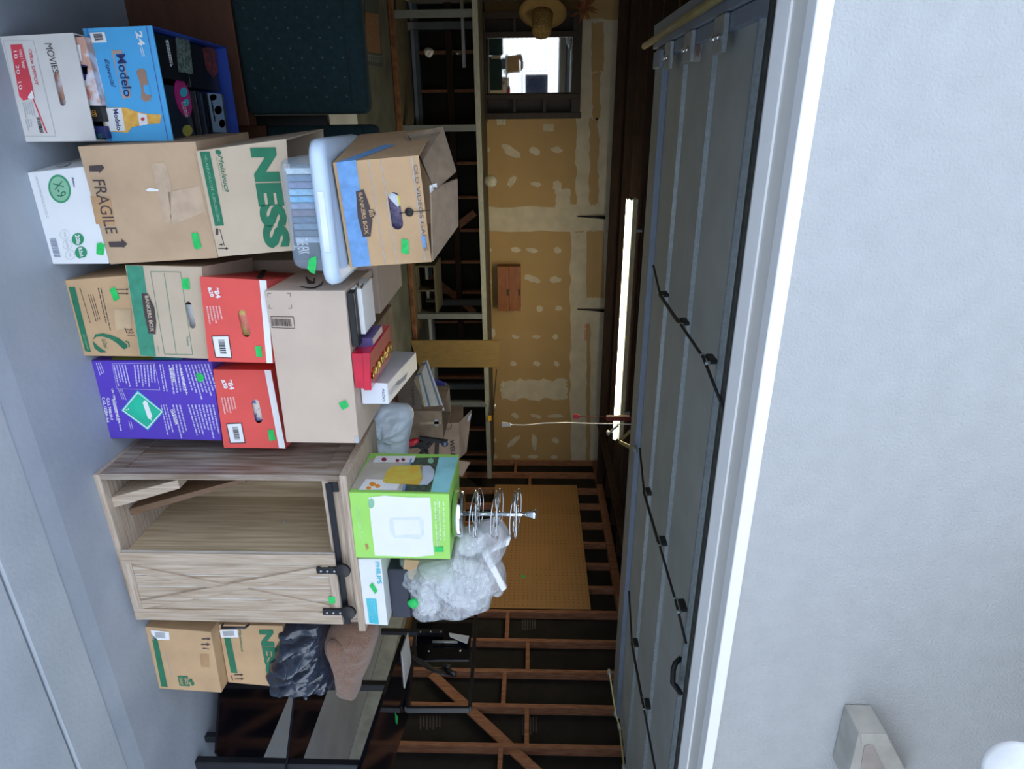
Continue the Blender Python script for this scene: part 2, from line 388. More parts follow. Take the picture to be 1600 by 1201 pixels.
for q in ([ragged(924, 35, 943, 112, 2, 8), ragged(926, 112, 938, 185, 3, 8), ragged(921, 185, 935, 320, 3, 12), ragged(916, 362, 944, 465, 1, 8), ragged(960, 362, 985, 465, 1, 8), ragged(962, 180, 985, 320, 2, 8), ragged(916, 505, 922, 720, 2, 16)]):
    ink('tape_stripe', [q], WP, GYP, wb, 0.0032, 0.0004)
text([('A Line', [(913, 506), (913, 532), (918, 532), (918, 506)])], WP, INK_R, wb, off=.004)
# right wall: studs, blocks, paper, curb
wr = rename_struct('wall_right', (XR, 5, 0))
box('sheathing', (XR+.09, 1.3, 0), (XR+.12, YB+.1, 3.3), BLACKF, wr)
SY = [YB-.02-.0]+[XR*v for v in (1.69, 1.602, 1.523, 1.434, 1.351, 1.269, 1.186, 1.106, 1.022, .943, .863, .782, .70, .62, .54, .46, .38, .31)]
for y in SY: box('stud', (XR, y-.021, .19), (XR+.09, y+.021, 2.42), STUD, wr, .002)
for i in range(len(SY)-1):
    z = 1.33+(.12 if i % 2 else -.1)
    if i > 7 or i < 2: box('fire_block', (XR+.002, SY[i+1]+.022, z-.02), (XR+.088, SY[i]-.022, z+.02), STUD, wr, .002)
box('top_plate', (XR-.004, 1.4, 2.42), (XR+.1, YB, 2.51), STUD, wr, .002)
box('sill_plate', (XR-.01, 1.4, .15), (XR+.09, YB, .19), mat('brown_sill', (.13, .075, .03), .8), wr, .002)
box('curb', (XR-.16, 1.4, 0), (XR+.09, YB, .15), mat('grey_curb', (.33, .37, .38), .85, var=.15, scale=10, bump=.2), wr, .008)
beam('let_in_brace', at(675, 1053, X=XR+.03), at(856, 1222, X=XR+.03), .09, .02, STUD, wr, (1, 0, 0))
PR = Pl((XR+.088, 0, 0), (-1, 0, 0))
PINT = mat('faint_grey_print', (.10, .09, .08), .9)
ink('printed_lettering', lines([(655, 1118), (655, 1140), (690, 1140), (690, 1118)], 7, 3)+lines([(815, 1120), (815, 1150), (840, 1150), (840, 1120)], 6, 4)+lines([(815, 965), (815, 985), (838, 985), (838, 965)], 6, 5), PR, PINT, wr)
# left wall
wl = rename_struct('wall_left', (XL, 5, 0))
box('drywall', (XL-.12, 1.6, 0), (XL, YB+.1, 3.3), MUD, wl)
box('added_shade_wall', (XL, 1.625, 0), (-.47, 2.55, 3.3), DARKW, wl)  # unseen wall block added to darken the floor at the left
# front wall with the door opening
wf = rename_struct('wall_front', (2, YF, 0))
box('stucco_header', (-9, YF, 2.068), (12, 1.62, 3.32), STUCCO, wf)
box('stucco_pier', (-9, YF, -.1), (-.36, 1.62, 2.068), STUCCO, wf)
box('stucco_pier', (4.65, YF, -.1), (12, 1.62, 2.068), STUCCO, wf)
hd = rename_struct('trim_2', (2, YF, 2.05))
box('casing', (-.62, YF-.02, 2.035), (4.65, YF+.03, 2.068), TRIM_W, hd, .002)
hexa('jamb', [(-.62, YF+.03, 2.045), (4.65, YF+.03, 2.045), (4.65, 1.56, 2.035), (-.62, 1.56, 2.035), (-.62, YF+.03, 2.2), (4.65, YF+.03, 2.2), (4.65, 1.56, 2.2), (-.62, 1.56, 2.2)], TRIM_C, hd)
hexa('stop', [(-.62, 1.56, 2.03), (4.65, 1.56, 2.03), (4.65, 1.615, 2.02), (-.62, 1.615, 2.02), (-.62, 1.56, 2.2), (4.65, 1.56, 2.2), (4.65, 1.615, 2.2), (-.62, 1.615, 2.2)], TRIM_W, hd)
hexa('inner_jamb', [(-.62, 1.622, 2.03), (4.65, 1.622, 2.03), (4.65, 1.70, 2.045), (-.62, 1.70, 2.045), (-.62, 1.622, 2.3), (4.65, 1.622, 2.3), (4.65, 1.70, 2.3), (-.62, 1.70, 2.3)], TRIM_C, hd)
# roof: dark boards with the truss chords below them
ce = rename_struct('ceiling', (2, 5, 2.6))
box('roof_boards', (-9, -.1+YF-.35, 3.32), (12, YB+.5, 3.40), DARKW, ce)
for i, y in enumerate((4.55, 5.2, 5.85, 6.5, 7.15, 7.8, 8.4)):
    box('truss_chord', (XL, y-.02, 2.51), (XR, y+.02, 2.62), DARKW, ce, .003)
    box('rafter', (XL, y-.02, 3.18), (XR, y+.02, 3.3), DARKW, ce, .003)
    for k in range(5):
        x0 = XL+.3+k*1.2; beam('truss_web', (x0, y, 2.6), (x0+.6, y, 3.2), .035, .08, DARKW, ce, (0, 1, 0)); beam('truss_web', (x0+.6, y, 3.2), (x0+1.15, y, 2.6), .035, .08, DARKW, ce, (0, 1, 0))
beam('brace_board', (XL, 8.1, 2.46), (XR, 8.15, 2.46), .03, .09, DARKW, ce)
beam('brace_board', (4.2, 4.5, 2.47), (4.2, 8.5, 2.47), .04, .08, DARKW, ce)

# overhead door, open
dr = rename_struct('door_1', (2, 3, 2.2))
DX0, DX1 = -.30, 4.5
ys = [2.13, 2.29, 2.82, 3.34, 3.78, 3.83]
for a, b in zip(ys[:-2], ys[1:-1]): box('door_panel', (DX0, a+.004, 2.2), (DX1, b-.004, 2.225), DOOR_M, dr, .002)
box('door_panel', (DX0, 1.9, 2.215), (DX1, 2.126, 2.235), DOOR_M, dr, .002)
for y in (2.29, 2.82, 3.34): 
    box('door_rib', (DX0, y-.028, 2.188), (DX1, y+.012, 2.2), DOOR_R, dr, .003)
    box('rib_lip', (DX0, y-.032, 2.180), (DX1, y-.028, 2.2), STEEL, dr)
box('door_rail', (DX0, 3.79, 2.17), (DX1, 4.02, 2.2), STEEL, dr, .004)
box('rail_lip', (DX0, 3.775, 2.165), (DX1, 3.787, 2.2), DOOR_R, dr, .002)
box('weather_strip', (DX0, 2.09, 2.16), (DX1, 2.125, 2.21), mat('dark_rubber', (.05, .055, .05), .7, var=.3, scale=30), dr, .006)
box('end_stile', (DX0-.12, 2.13, 2.15), (DX0-.004, 4.02, 2.2), DOOR_R, dr, .003)
hexa('end_stile', [(DX0, 2.13, 2.165), (DX0+.05, 2.13, 2.165), (DX0+.05, 3.95, 2.165), (DX0, 3.95, 2.165), (DX0, 2.13, 2.199), (DX0+.05, 2.13, 2.199), (DX0+.05, 3.95, 2.199), (DX0, 3.95, 2.199)], DOOR_R, dr)
for y in (3.55, 3.1, 2.6):
    box('bracket', (DX0+.0, y-.07, 2.145), (DX0+.12, y+.07, 2.164), STEEL, dr, .003)
    for d in (-.03, .03): lathe('bolt', [(.012, 0), (.012, -.012), (.006, -.016)], (DX0+.07, y+d, 2.145), CHROME, dr, seg=8)
for y in (3.72,): box('bracket', (DX0+.02, y, 2.14), (DX0+.10, y+.2, 2.16), DOOR_R, dr, .003)
tube('track', [(DX0-.05, 2.0, 2.12), (DX0-.05, 4.4, 2.16)], .018, mat('brassy_steel', (.35, .31, .16), .5, metal=.6), dr)
RODM = mat('dark_truss_rod', (.03, .03, .03), .5, metal=.4)
for xx in (.85, 2.0, 3.12):
    tube('truss_rod', [(xx-.05, 3.6, 2.165), (xx, 3.18, 2.13), (xx, 2.28, 2.13), (xx+.12, 2.02 if xx < 1 else 2.16, 2.16)], .006, RODM, dr)
    for y in (3.18, 2.72, 2.26):
        bk = box('rod_bracket', (xx-.010, y-.035, 2.140), (xx+.008, y+.035, 2.170), RODM, dr, .004)
        for d in (-.04, .04): lathe('bolt', [(.008, 0), (.008, -.014), (.004, -.018)], (xx, y+d, 2.140), STEEL, bk, seg=8)
    box('strut', (xx-.008, 2.72, 2.122), (xx+.008, 3.18, 2.132), RODM, dr, .002)
tube('pull_handle', [at(1064, 1028, Z=2.18), at(1055, 1036, Z=2.15), at(1052, 1046, Z=2.14), at(1051, 1066, Z=2.14), at(1056, 1072, Z=2.15), at(1063, 1082, Z=2.18)], .013, RODM, dr)
pz = 2.198
DL = Pl((0, 0, 2.1995), (0, 0, -1))
lb = ink('warning_label', [[(1091, 42), (1101, 43), (1094, 96), (1084, 97)]], DL, INK_W, dr, .001); lb['label'] = 'small printed warning label'
ink('label_border', lines([(1091, 48), (1086, 92), (1094, 92), (1099, 48)], 6, 4), DL, INK_R, dr, .002)
# arms of the door hardware at the far right and middle
def arm(name, label, P_, m_, cat='hinge arm'):
    t = thing(name, label, cat, tuple(P_[0])); 
    for a, b, w_ in P_[1]: beam('arm', a, b, w_, .012, m_, t, r=.002)
    for p in P_[2]: lathe('bolt', [(.016, -.02), (.016, .02), (.008, .026)], p, STEEL, t, axis=(0, 1, 0), seg=10)
    return t
BR_ = mat('yellow_zinc', (.50, .46, .22), .4, metal=.6, var=.15, scale=40)
a0, a1, a2, a3 = at(952, 1050, Y=3.8), at(962, 1115, Y=3.6), at(968, 1135, Y=3.55), at(975, 1199, Y=3.3)
arm('lifting_arm', 'yellow metal lifting arm of the overhead door near right wall', (a0, [(a0, a1, .03), (a2, a3, .03), (a1, a2, .05)], [a0, a1, a2, a3]), BR_)
b0, b1, b2 = at(968, 690, Z=2.28), at(984, 674, Z=2.30), at(992, 702, Z=2.16)
arm('door_bracket', 'yellow perforated bracket joined to rear edge of the open garage door', (b0, [(b0, b1, .03), (b0, b2, .03)], [b2]), BR_, 'bracket')

# unseen canopy over the camera side, added to shade the stucco corner
EV = mat('added_eave_boards', (.20, .15, .10), .8)
ev = rename_struct('added_canopy', (4, 0, 3))
# ------------------------------------------------------------------ boxes and things on the floor and stacked
C = Carton
# --- left stack
od = C('cardboard_box', 'white copy paper box marked MOVIES under the sky blue beer carton', 'box', [(0, 57), (41, 221.5), (150, 220), (114, 51)], 0, .33, CREAM_C, open_top=True,
       holes=[pill((88, 117), (98, 160), 5)])
od.ink('red_label', [[(16, 70), (34, 69), (50, 130), (54, 153), (36, 157), (30, 150)]], INK_R)
od.ink('white_corner', [[(43, 152), (50, 141), (53.5, 153), (46, 155)]], INK_W, .002)
od.text([('Office DEPOT', [(44, 77), (55, 133), (60, 133), (49, 77)])], INK_R, bold=.01)
od.text([('copy / laser', [(28, 78), (34, 108), (41, 106), (35, 76)]), ('10  20  10', [(21, 80), (30, 140), (35, 139), (26, 79)])], INK_W)
od.text([('MOVIES', [(69, 68), (84, 117), (92, 113), (80, 65)])], INK_B, name='handwriting', shear=.3)
od.ink('printed_lines', lines([(34, 160), (40, 185), (57, 183), (51, 158)], 5, 2)+lines([(38, 186), (44, 206), (52, 200), (50, 186)], 3, 4), PALE_G)
od.ink('barcode', bars([(56, 183), (62, 209), (69, 208), (62, 182)], 16), INK)
od.ink('red_rule', [[(49, 150), (72, 208), (74, 208), (51, 150)]], INK_R)
od.ink('printed_frame', [[(5, 64), (36, 213), (36.6, 213), (5.6, 64)], [(36, 213), (87, 213), (87, 212.4), (36, 212.4)], [(52, 64), (87, 213), (87.6, 213), (52.6, 64)], [(5, 64), (5, 63.4), (52, 63.4), (52, 64)]], PALE_G)
# media boxes standing in it
FLESH = mat('portrait_cover', (.62, .36, .28), .3, col2=(.75, .72, .78), scale=22, lo=.45, hi=.55)
yb = od.front[0].y+.012
def media(name, label, px, y, z0, d, m_, texts=(), prints=(), group=None):
    a = C(name, label, 'disc case', px, z0, d, m_, y=y, group=group)
    for mm, polys in prints: a.ink('cover_print', polys, mm, .002)
    for mm, it in texts: a.text(it, mm, off=.003)
    return a
zm = .0045
media('disc_case', 'disc case showing portraits of pale faces beside the beer carton', [(70, 58), (98, 163), (158, 165), (131, 57)], yb, zm, .12, FLESH,
      [(INK_R, [('ALIEN LOVE', [(132, 141), (135, 155), (143, 155), (140, 141)])])], [(INK_N, [[(124, 100), (126, 122), (134, 126), (137, 103)], [(128, 104), (131, 116), (137, 116), (136, 104)]]), (INK_W, [[(119, 70), (123, 96), (128, 96), (125, 70)]])])
media('disc_case', 'black disc case with small gold lettering, between portraits and bottle picture', [(90, 165), (100, 190), (163, 190), (157, 165)], yb+.002, zm, .12, BLACKP, [(AMBER, [('GOD', [(141, 172), (144, 182), (152, 182), (149, 172)])])])
media('disc_case', 'navy disc case with green SO lettering at lower box corner', [(100, 197), (108, 216), (168, 216), (163, 197)], yb+.002, zm, .12, INK_N, [(INK_G2, [('SO', [(152, 209), (153, 216), (160, 216), (159, 209)])])])

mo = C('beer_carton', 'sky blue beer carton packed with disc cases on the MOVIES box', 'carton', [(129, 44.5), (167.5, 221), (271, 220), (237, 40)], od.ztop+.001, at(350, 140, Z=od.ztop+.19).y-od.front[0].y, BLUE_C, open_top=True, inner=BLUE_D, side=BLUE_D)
DKB = mat('dark_blue_rule', (.10, .10, .45), .5)
mo.ink('rule', [[(135, 44.5), (173, 221), (174, 221), (136, 44.5)], [(228, 41), (262, 220), (263, 220), (229, 41)]], DKB)
mo.ink('price_label', [[(140, 51), (144, 67), (167, 66), (163, 50)]], INK_W)
mo.ink('barcode', bars([(144, 53), (147, 64), (163, 62), (160, 52)], 16, 5), INK, .002)
mo.ink('scroll_emblem', [[(174, 79), (190, 78), (205, 152), (192, 154), (186, 130), (179, 100)]], mat('bronze_print', (.50, .33, .26), .5))
mo.ink('scroll_field', [[(178, 84), (188, 83), (201, 148), (193, 149), (187, 130), (181, 102)]], BLUE_C, .0019)
mo.text([('Modelo', [(181, 85), (194, 151), (207, 151), (195, 84)])], INK_N, bold=.02, off=.003)
mo.text([('Especial', [(161, 93), (172, 137), (181, 136), (169, 92)])], INK_N, shear=.35)
mo.text([('24', [(211, 49), (217, 72), (227, 71), (221, 48)])], INK_W, bold=.03)
mo.ink('printed_lines', lines([(218, 74), (223, 94), (229, 93), (223, 73)], 2, 1)+lines([(146, 92), (160, 148), (164, 147), (151, 91)], 2, 2), INK_W)
HOLEB = mat('brown_board_tab', (.36, .22, .16), .8)
tabp = [(213, 112), (216, 108), (224, 107), (228, 112), (230, 124), (233, 140), (237, 150), (234, 158), (226, 159), (220, 153), (221, 140), (218, 128)]
mo.ink('handle_tab', [tabp], HOLEB)
mo.ink('handle_opening', [[(224, 133), (232, 132), (236, 148), (229, 148), (225, 143)]], BLUE_C, .0019)
mo.ink('bottle_picture', [[(160, 168), (163, 205), (200, 207), (206, 199), (214, 197), (230, 194), (250, 193), (252, 179), (232, 178), (216, 175), (206, 172), (196, 168)]], AMBER)
mo.ink('bottle_label', [[(161, 169), (166, 205), (196, 204), (190, 169)], [(215, 176), (218, 197), (231, 194), (229, 179)]], INK_W, .0019)
mo.text([('Modelo', [(176, 171), (183, 204), (190, 203), (184, 170)])], INK_N, bold=.02, off=.003)
mo.ink('seal', [ell(223, 186, 3, 3, 10)], INK_R, .003)
# discs packed inside, seen from above
zt = mo.ztop
TOPS = Pl((0, 0, zt-.012), (0, 0, 1))
rn = random.Random(4)
fA, fB, kB, kA = mo.front[3], mo.front[2], mo.back[2], mo.back[3]
def inb(u, v, z): p = fA.lerp(fB, u).lerp(kA.lerp(kB, u), v); return Vector((p.x, p.y, z))
DVDC = [mat('case_black', (.012, .012, .016), .25), mat('case_ink', (.02, .03, .05), .25), mat('case_slate', (.05, .07, .10), .25), mat('case_teal', (.04, .13, .15), .3)]
cols = [(.03, .30, .05, .46, 'wide black case with white lettering'), (.03, .47, .50, .92, 'black case showing red figures')]
def topcase(u0, u1, v0, v1, z0, z1, m_, label, prints=()):
    V = [inb(u0, v0, z0), inb(u1, v0, z0), inb(u1, v1, z0), inb(u0, v1, z0), inb(u0, v0, z1), inb(u1, v0, z1), inb(u1, v1, z1), inb(u0, v1, z1)]
    c_ = sum(V, Vector())/8; t = thing('disc_case', label, 'disc case', (c_.x, c_.y, z0)); hexa('case', V, m_, t, .001)
    pl = Pl((0, 0, z1), (0, 0, 1))
    for mm, polys in prints: ink('cover_print', polys, pl, mm, t, .0005)
    return t, pl
z0c = mo.z0+.006
topcase(.03, .42, .05, .44, z0c, zt-.03, DVDC[0], 'black case with jagged white lettering packed in beer carton', [(INK_W, lines([(258, 63), (268, 113), (273, 113), (263, 62)], 2, 8, th=.7)), (mat('forest_print', (.25, .33, .28), .5, col2=(.03, .04, .04), scale=90), [[(274, 58), (279, 112), (302, 116), (296, 62)]])])
topcase(.03, .47, .50, .95, z0c, zt-.035, DVDC[0], 'dark case with dull red figures at rear corner of beer carton', [(mat('dull_red_print', (.28, .06, .05), .5, col2=(.05, .02, .02), scale=60), [[(316, 75), (322, 108), (333, 122), (341, 112), (338, 80), (328, 73)]])])
t, pl = topcase(.47, .97, .05, .50, z0c, zt-.05, DVDC[1], 'case under the pink oval cover in the beer carton front')
ink('pink_oval', [ell(286, 153, 12, 31, 24, -.25)], pl, mat('magenta_print', (.50, .03, .20), .4), t)
ink('cover_print', [ell(287, 144, 6, 8, 9), ell(291, 160, 5, 6, 7)], pl, AQUA, t, .002)
text([('Lizzie', [(283, 160), (290, 183), (297, 182), (290, 159)])], pl, INK_W, t, off=.003)
ink('yellow_disc', [ell(293, 204, 8, 9, 16)], pl, mat('yellow_print', (.45, .42, .08), .5), t, .0015)
for k in range(5): topcase(.50+.004*k, .97, .52+k*.045, .555+k*.045, z0c, zt-.03-.003*k, DVDC[k % 3], ['black', 'inky', 'slate', 'dull black', 'deep ink'][k]+' case standing on edge, %s of the row behind the oval cover' % ['first', 'second', 'third', 'fourth', 'fifth'][k])
topcase(.50, .97, .76, .97, z0c, zt-.03, DVDC[2], 'pale blue picture case with children at far corner of beer carton', [(mat('pale_sky_print', (.30, .42, .55), .4), [[(324, 145), (333, 206), (354, 207), (346, 147)]]), (mat('figure_print', (.18, .10, .08), .6), [ell(333, 152, 6, 5, 9), ell(341, 172, 6, 7, 9), ell(347, 193, 5, 7, 9)]), (INK_R, lines([(328, 155), (336, 200), (340, 200), (332, 154)], 1, 3, th=.6))])

# --- second stack
xg_d = (at(122, 247, Z=0)-at(42, 269, Z=0)).normalized()*.40
xg = C('paper_box', 'white paper box with green oval, at the foot of the FRAGILE box stack', 'box', [(42.5, 269.5), (82.5, 412.5), (170, 412), (131, 260)], 0, .4, WHITE_C, dvec=xg_d)
ov = ell(93, 295, 17, 22.5, 30, -.3); xg.ink('oval', [ov], INK_G2); xg.ink('oval_field', [ell(93, 295, 14.2, 19.5, 30, -.3)], PALE_GR, .0019)
xg.text([('X-9', [(82, 286), (90, 310), (104, 304), (97, 282)])], INK_G, off=.003)
xg.text([('boise', [(112, 277), (115, 292), (117.5, 292), (115, 277)])], INK_N, shear=.3, bold=.03)
xg.ink('seal', [ell(121.5, 373.5, 9.5, 9.5), ell(126.5, 394.5, 9.5, 9.5)], INK_G2)
xg.text([('20lb', [(117, 367), (120, 382), (126, 381), (124, 366)]), ('8.5x11', [(122, 387), (126, 404), (131, 403), (128, 386)])], INK_W, off=.003, bold=.03)
for cx, cy in ((101, 366), (105.5, 382), (109.5, 398)): xg.ring(ell(cx, cy, 7.5, 7.5), ell(cx, cy, 7, 7), PALE_G)
xg.text([('92', [(99, 363), (101, 370), (104, 369), (102, 362)]), ('100%', [(102, 377), (105, 388), (108, 387), (105, 376)]), ('30', [(107, 395), (109, 401), (112, 400), (110, 394)])], PALE_G)
xg.ink('barcode', bars([(76, 372), (84, 403), (96, 402), (88, 371)], 22, 9), mat('grey_blue_ink', (.25, .28, .38), .6))
xg.ink('printed_lines', lines([(55, 276), (78, 360), (83, 359), (58, 275)], 2, 3, th=.25), PALE_G)
xg.tape([[(151, 380), (150.5, 397), (161.5, 399), (164, 382), (158, 379)]])
dl = xg.left; ink('picture_print', [ell(98, 256, 12, 4, 12, -.2)], dl, PALE_G, xg.o, .002); 

fr = C('cardboard_box', 'brown cardboard box stamped FRAGILE', 'box', [(121.5, 229), (172.5, 412.5), (340.5, 402.5), (305, 221)], xg.ztop+.001, .38, KRAFT, holes=[pill((253, 292), (263, 338), 4.5)])
fr.text([('FRAGILE', [(144, 281), (166, 365), (184, 364.5), (163, 281)])], INK_B, bold=.0)
fr.ink('printed_arrow', [[(139, 259), (140, 268), (155, 268), (155, 271), (163, 262), (160, 258), (155, 258)], [(169, 378), (171.5, 386), (192, 386), (192, 388), (199, 381), (189, 372.5), (190, 377)]], INK_B)
fr.ink('tape_band', [[(172, 307), (180, 352), (150, 350), (141, 306)]], mat('tan_tape', (.50, .30, .15), .4), .0008)
fr.ink('packing_tape', [[(236, 256), (258, 253), (268, 290), (266, 350), (256, 348), (244, 290)], [(262, 300), (312, 290), (322, 330), (270, 352)]], TAPE_B, .0006)
fr.ink('torn_patch', [[(228, 296), (234, 293), (248, 296), (247, 299), (230, 299)]], INK_W)
fr.tape([[(299, 364.5), (309, 363.5), (315, 387), (307, 390), (303, 386)]])

ns = C('cardboard_box', 'pale cardboard box with large green NESS letters, holding up the clear tote', 'box', [(306, 236), (341, 401), (460, 391), (447, 217)], fr.ztop+.001, .36, KRAFT_L, open_top=True)
ns.ink('green_band', [[(312, 237), (336, 353), (350, 352), (327.5, 237)]], INK_G)
ns.text([('MELALEUCA.COM  1-800-282-3000', [(318.5, 242), (340, 346), (344, 346), (322.5, 242)])], PALE_GR)
ns.text([('Melaleuca', [(340, 242), (351.5, 300), (360.5, 300), (347, 242)])], INK_G, shear=.35)
ns.text([('the Wellness Company', [(337, 246), (348, 299), (350, 299), (339, 246)])], INK_G, shear=.3)
ns.ink('leaf_emblem', [ell(341, 238, 5, 3.5, 10, .5)], INK_G)
ns.text([('NESS', [(390, 231), (414, 388), (455, 387), (431, 230)])], INK_G, bold=.06)
def uparrow(x, y, L, s=1): return [(x, y-1*s), (x, y+1*s), (x+L-6*s, y+1*s), (x+L-6*s, y+3.2*s), (x+L, y), (x+L-6*s, y-3.2*s), (x+L-6*s, y-1*s)]
ns.ink('printed_arrow', [uparrow(342, 382, 7, .7), uparrow(341, 388, 16, .7), [(337, 357), (337, 367), (341, 367), (341, 357)], [(343, 358), (350, 384), (351, 384), (344, 358)], uparrow(346, 388, 11, .7)], INK_B)

# clear storage tote with pale blue lid
zt0 = ns.ztop+.001
TOTE = mat('frosted_clear_plastic', (.55, .70, .85), .25, var=.05, alpha=.30)
LID = mat('pale_blue_plastic', (.62, .76, .92), .35, var=.03)
tb = [at(436, 248, Z=zt0), at(458.5, 423, Z=zt0)]
ty = (tb[0].y+tb[1].y)/2; tpl = Pl((0, ty, 0), (0, -1, 0))
x0, x1 = tb[0].x, tb[1].x
tlx, trx = tpl.at(500, 231).x, tpl.at(512, 440).x; zl = (tpl.at(488, 232).z+tpl.at(511, 436).z)/2
tote = thing('storage_tote', 'clear plastic tote with pale blue lid on the NESS box', 'storage box', ((x0+x1)/2, ty+.22, zt0))
def rrect(x0, x1, y0, y1, r, n=5):
    out = []
    for cx, cy, a in ((x1-r, y1-r, 0), (x0+r, y1-r, 90), (x0+r, y0+r, 180), (x1-r, y0+r, 270)):
        for k in range(n+1): t = math.radians(a+90*k/n); out.append((cx+r*math.cos(t), cy+r*math.sin(t)))
    return out
def rings(name, levels, m, parent, cap0=True, cap1=True, smooth=True):       # levels: (outline, z)
    n = len(levels[0][0]); V = [(x, y, z) for o_, z in levels for x, y in o_]; F = []
    for j in range(len(levels)-1):
        for i in range(n): k = (i+1) % n; F.append((j*n+i, j*n+k, (j+1)*n+k, (j+1)*n+i))
    if cap0: F.append(tuple(reversed(range(n))))
    if cap1: F.append(tuple((len(levels)-1)*n+i for i in range(n)))
    return obj(name, V, F, m, parent, smooth)
TD = .40
rings('body', [(rrect(x0+.006, x1-.006, ty+.006, ty+TD-.03, .03), zt0), (rrect(x0, x1, ty, ty+TD-.02, .035), zt0+.01), (rrect(x0-.012, x1+.012, ty-.012, ty+TD, .04), zl)], TOTE, tote, True, False)
lz = zl+.001; LX0, LX1 = at(500, 226, Y=ty).x-.012, at(521, 447, Y=ty-.03).x
lid = rings('lid', [(rrect(LX0, LX1, ty-.035, ty+TD+.02, .05), lz), (rrect(LX0-.004, LX1+.004, ty-.04, ty+TD+.025, .05), lz+.012), (rrect(LX0, LX1, ty-.036, ty+TD+.02, .05), lz+.034), (rrect(LX0+.02, LX1-.02, ty-.016, ty+TD, .04), lz+.042), (rrect(LX0+.04, LX1-.04, ty+.004, ty+TD-.02, .03), lz+.036)], LID, tote)
ltop = lz+.037
box('lid_groove', (LX0+.13, ty-.0415, lz+.012), (LX1-.1, ty-.0385, lz+.030), mat('lid_highlight', (.80, .88, .95), .3), tote, .001)
# discs inside
x = x0+.025; rn = random.Random(3)
SP = [('white worn spine', (.45, .55, .68)), ('slate blue spine with white wars lettering', (.06, .12, .22)), ('red marked blue spine', (.12, .14, .28)), ('light blue spine', (.20, .42, .62)), ('bright aqua spine', (.10, .36, .62)),
      ('faded denim spine', (.16, .20, .32)), ('dark plum spine', (.10, .07, .12)), ('navy spine with red mark', (.03, .06, .14)), ('storm blue spine', (.07, .12, .20)), ('inky spine marked THE JERK', (.03, .04, .08)), ('mist grey spine', (.25, .32, .42))]
for i, (lab, c_) in enumerate(SP):
    wd = (x1-x0-.10)/len(SP); a = (x, ty+.012, zt0+.012); b_ = (x+wd-.003, ty+.15, zl-.004-.004*(i % 3))
    t = thing('disc_case', lab+', filed in the clear tote', 'disc case', (x+wd/2, ty+.08, zt0+.012), 'discs in the clear tote')
    box('case', a, b_, mat('spine_%d' % i, c_, .4, col2=tuple(min(1, q*1.6+.05) for q in c_), scale=50), t, .001)
    if i == 9: text([('THE JERK', [(457, 372), (461, 398), (484, 396), (480, 372)])], Pl((0, ty+.012, 0), (0, -1, 0)), INK_W, t, off=.001)
    if i == 1: text([('STAR', [(443, 256), (444, 268), (448, 268), (447, 256)]), ('WARS', [(449, 256), (450, 268), (454, 268), (453, 256)])], Pl((0, ty+.012, 0), (0, -1, 0)), INK_W, t, off=.001)
    x += wd
tt = ink('green_tape', [[(483, 404), (494, 399.5), (494.5, 412), (492, 428), (486, 426), (480, 420)]], Pl((0, ty-.012, 0), (0, -1, 0)), G_TAPE, tote, .0005)

bb = C('file_box', 'old kraft and blue file box marked OLD VIDEOS on the tote lid', 'box', [(520, 254), (547, 417.5), (674.5, 409), (654, 242.7)], ltop+.006, .34, KRAFT_O, open_top=True, holes=[pill((615, 309), (621, 350), 9)])
bb.ink('blue_band', [[(525, 253.6), (551, 417), (579, 415), (556, 250)]], BLUE_BAND)
ink('blue_band', [[(556, 250), (526, 253.5), (600, 226), (618, 226)]], bb.left, BLUE_BAND, bb.o, .001)
bb.ink('badge', [[(556, 299), (568, 296), (577, 320), (582, 345), (579, 369), (567, 370.5), (559, 340)]], INK_B, .0019)
bb.text([('BANKERS BOX', [(560, 301), (570, 366), (576.5, 365.5), (566, 300.5)])], KRAFT_O, off=.0032, bold=.02)
bb.ink('emblem', [ell(580, 333.5, 7, 7.5, 6)], INK_B, .002); bb.text([('BB', [(576, 328), (578, 339), (585, 338), (583, 328)])], KRAFT_O, off=.0034, bold=.02)
bb.ink('printed_rule', [[(575, 250), (602, 413), (603, 413), (576, 250)], [(594, 248), (620, 412), (621, 412), (595, 248)], [(642, 244), (664, 408), (665.5, 408), (643.5, 244)]], PALE_G)
bb.text([('OLD VIDEOS GAMES', [(646, 258), (662, 392), (668, 391), (652, 257)])], mat('grey_pencil', (.16, .14, .14), .7), name='handwriting')
bb.ink('blue_sticker', [[(658, 369), (661, 387), (666.5, 386), (664, 368)]], BLUE_BAND, .002)
bb.tape([[(627.5, 372.5), (638, 374.5), (639, 397), (627, 395)]])
lathe('string_button', [(.012, 0), (.013, .002), (.011, .005), (.004, .006)], bb.pl.at(639.5, 331, .002), BLACKP, bb.o, bb.pl.n, 16)
tube('string', [bb.pl.at(624, 333, .004), bb.pl.at(639.5, 331, .010), bb.pl.at(655, 330, .005), bb.pl.at(674, 328, .004)], .0012, BLACKP, bb.o)
fz = bb.z0+.01; ff = bb.front
t = thing('video_case', 'dark video case with yellow label behind the OLD VIDEOS handle opening', 'video', tuple((ff[0]+ff[1])/2+Vector((0, .03, .01))))
bn = bb.bv.normalized(); e0_, e1_ = ff[0].lerp(ff[1], .2), ff[0].lerp(ff[1], .88)
hexa('case', [Vector((p.x, p.y, z)) for z in (fz, ff[2].z-.07) for p in (e0_+bn*.014, e1_+bn*.014, e1_+bn*.19, e0_+bn*.19)], mat('video_cover', (.03, .03, .09), .4, col2=(.16, .12, .22), scale=60), t, .001)
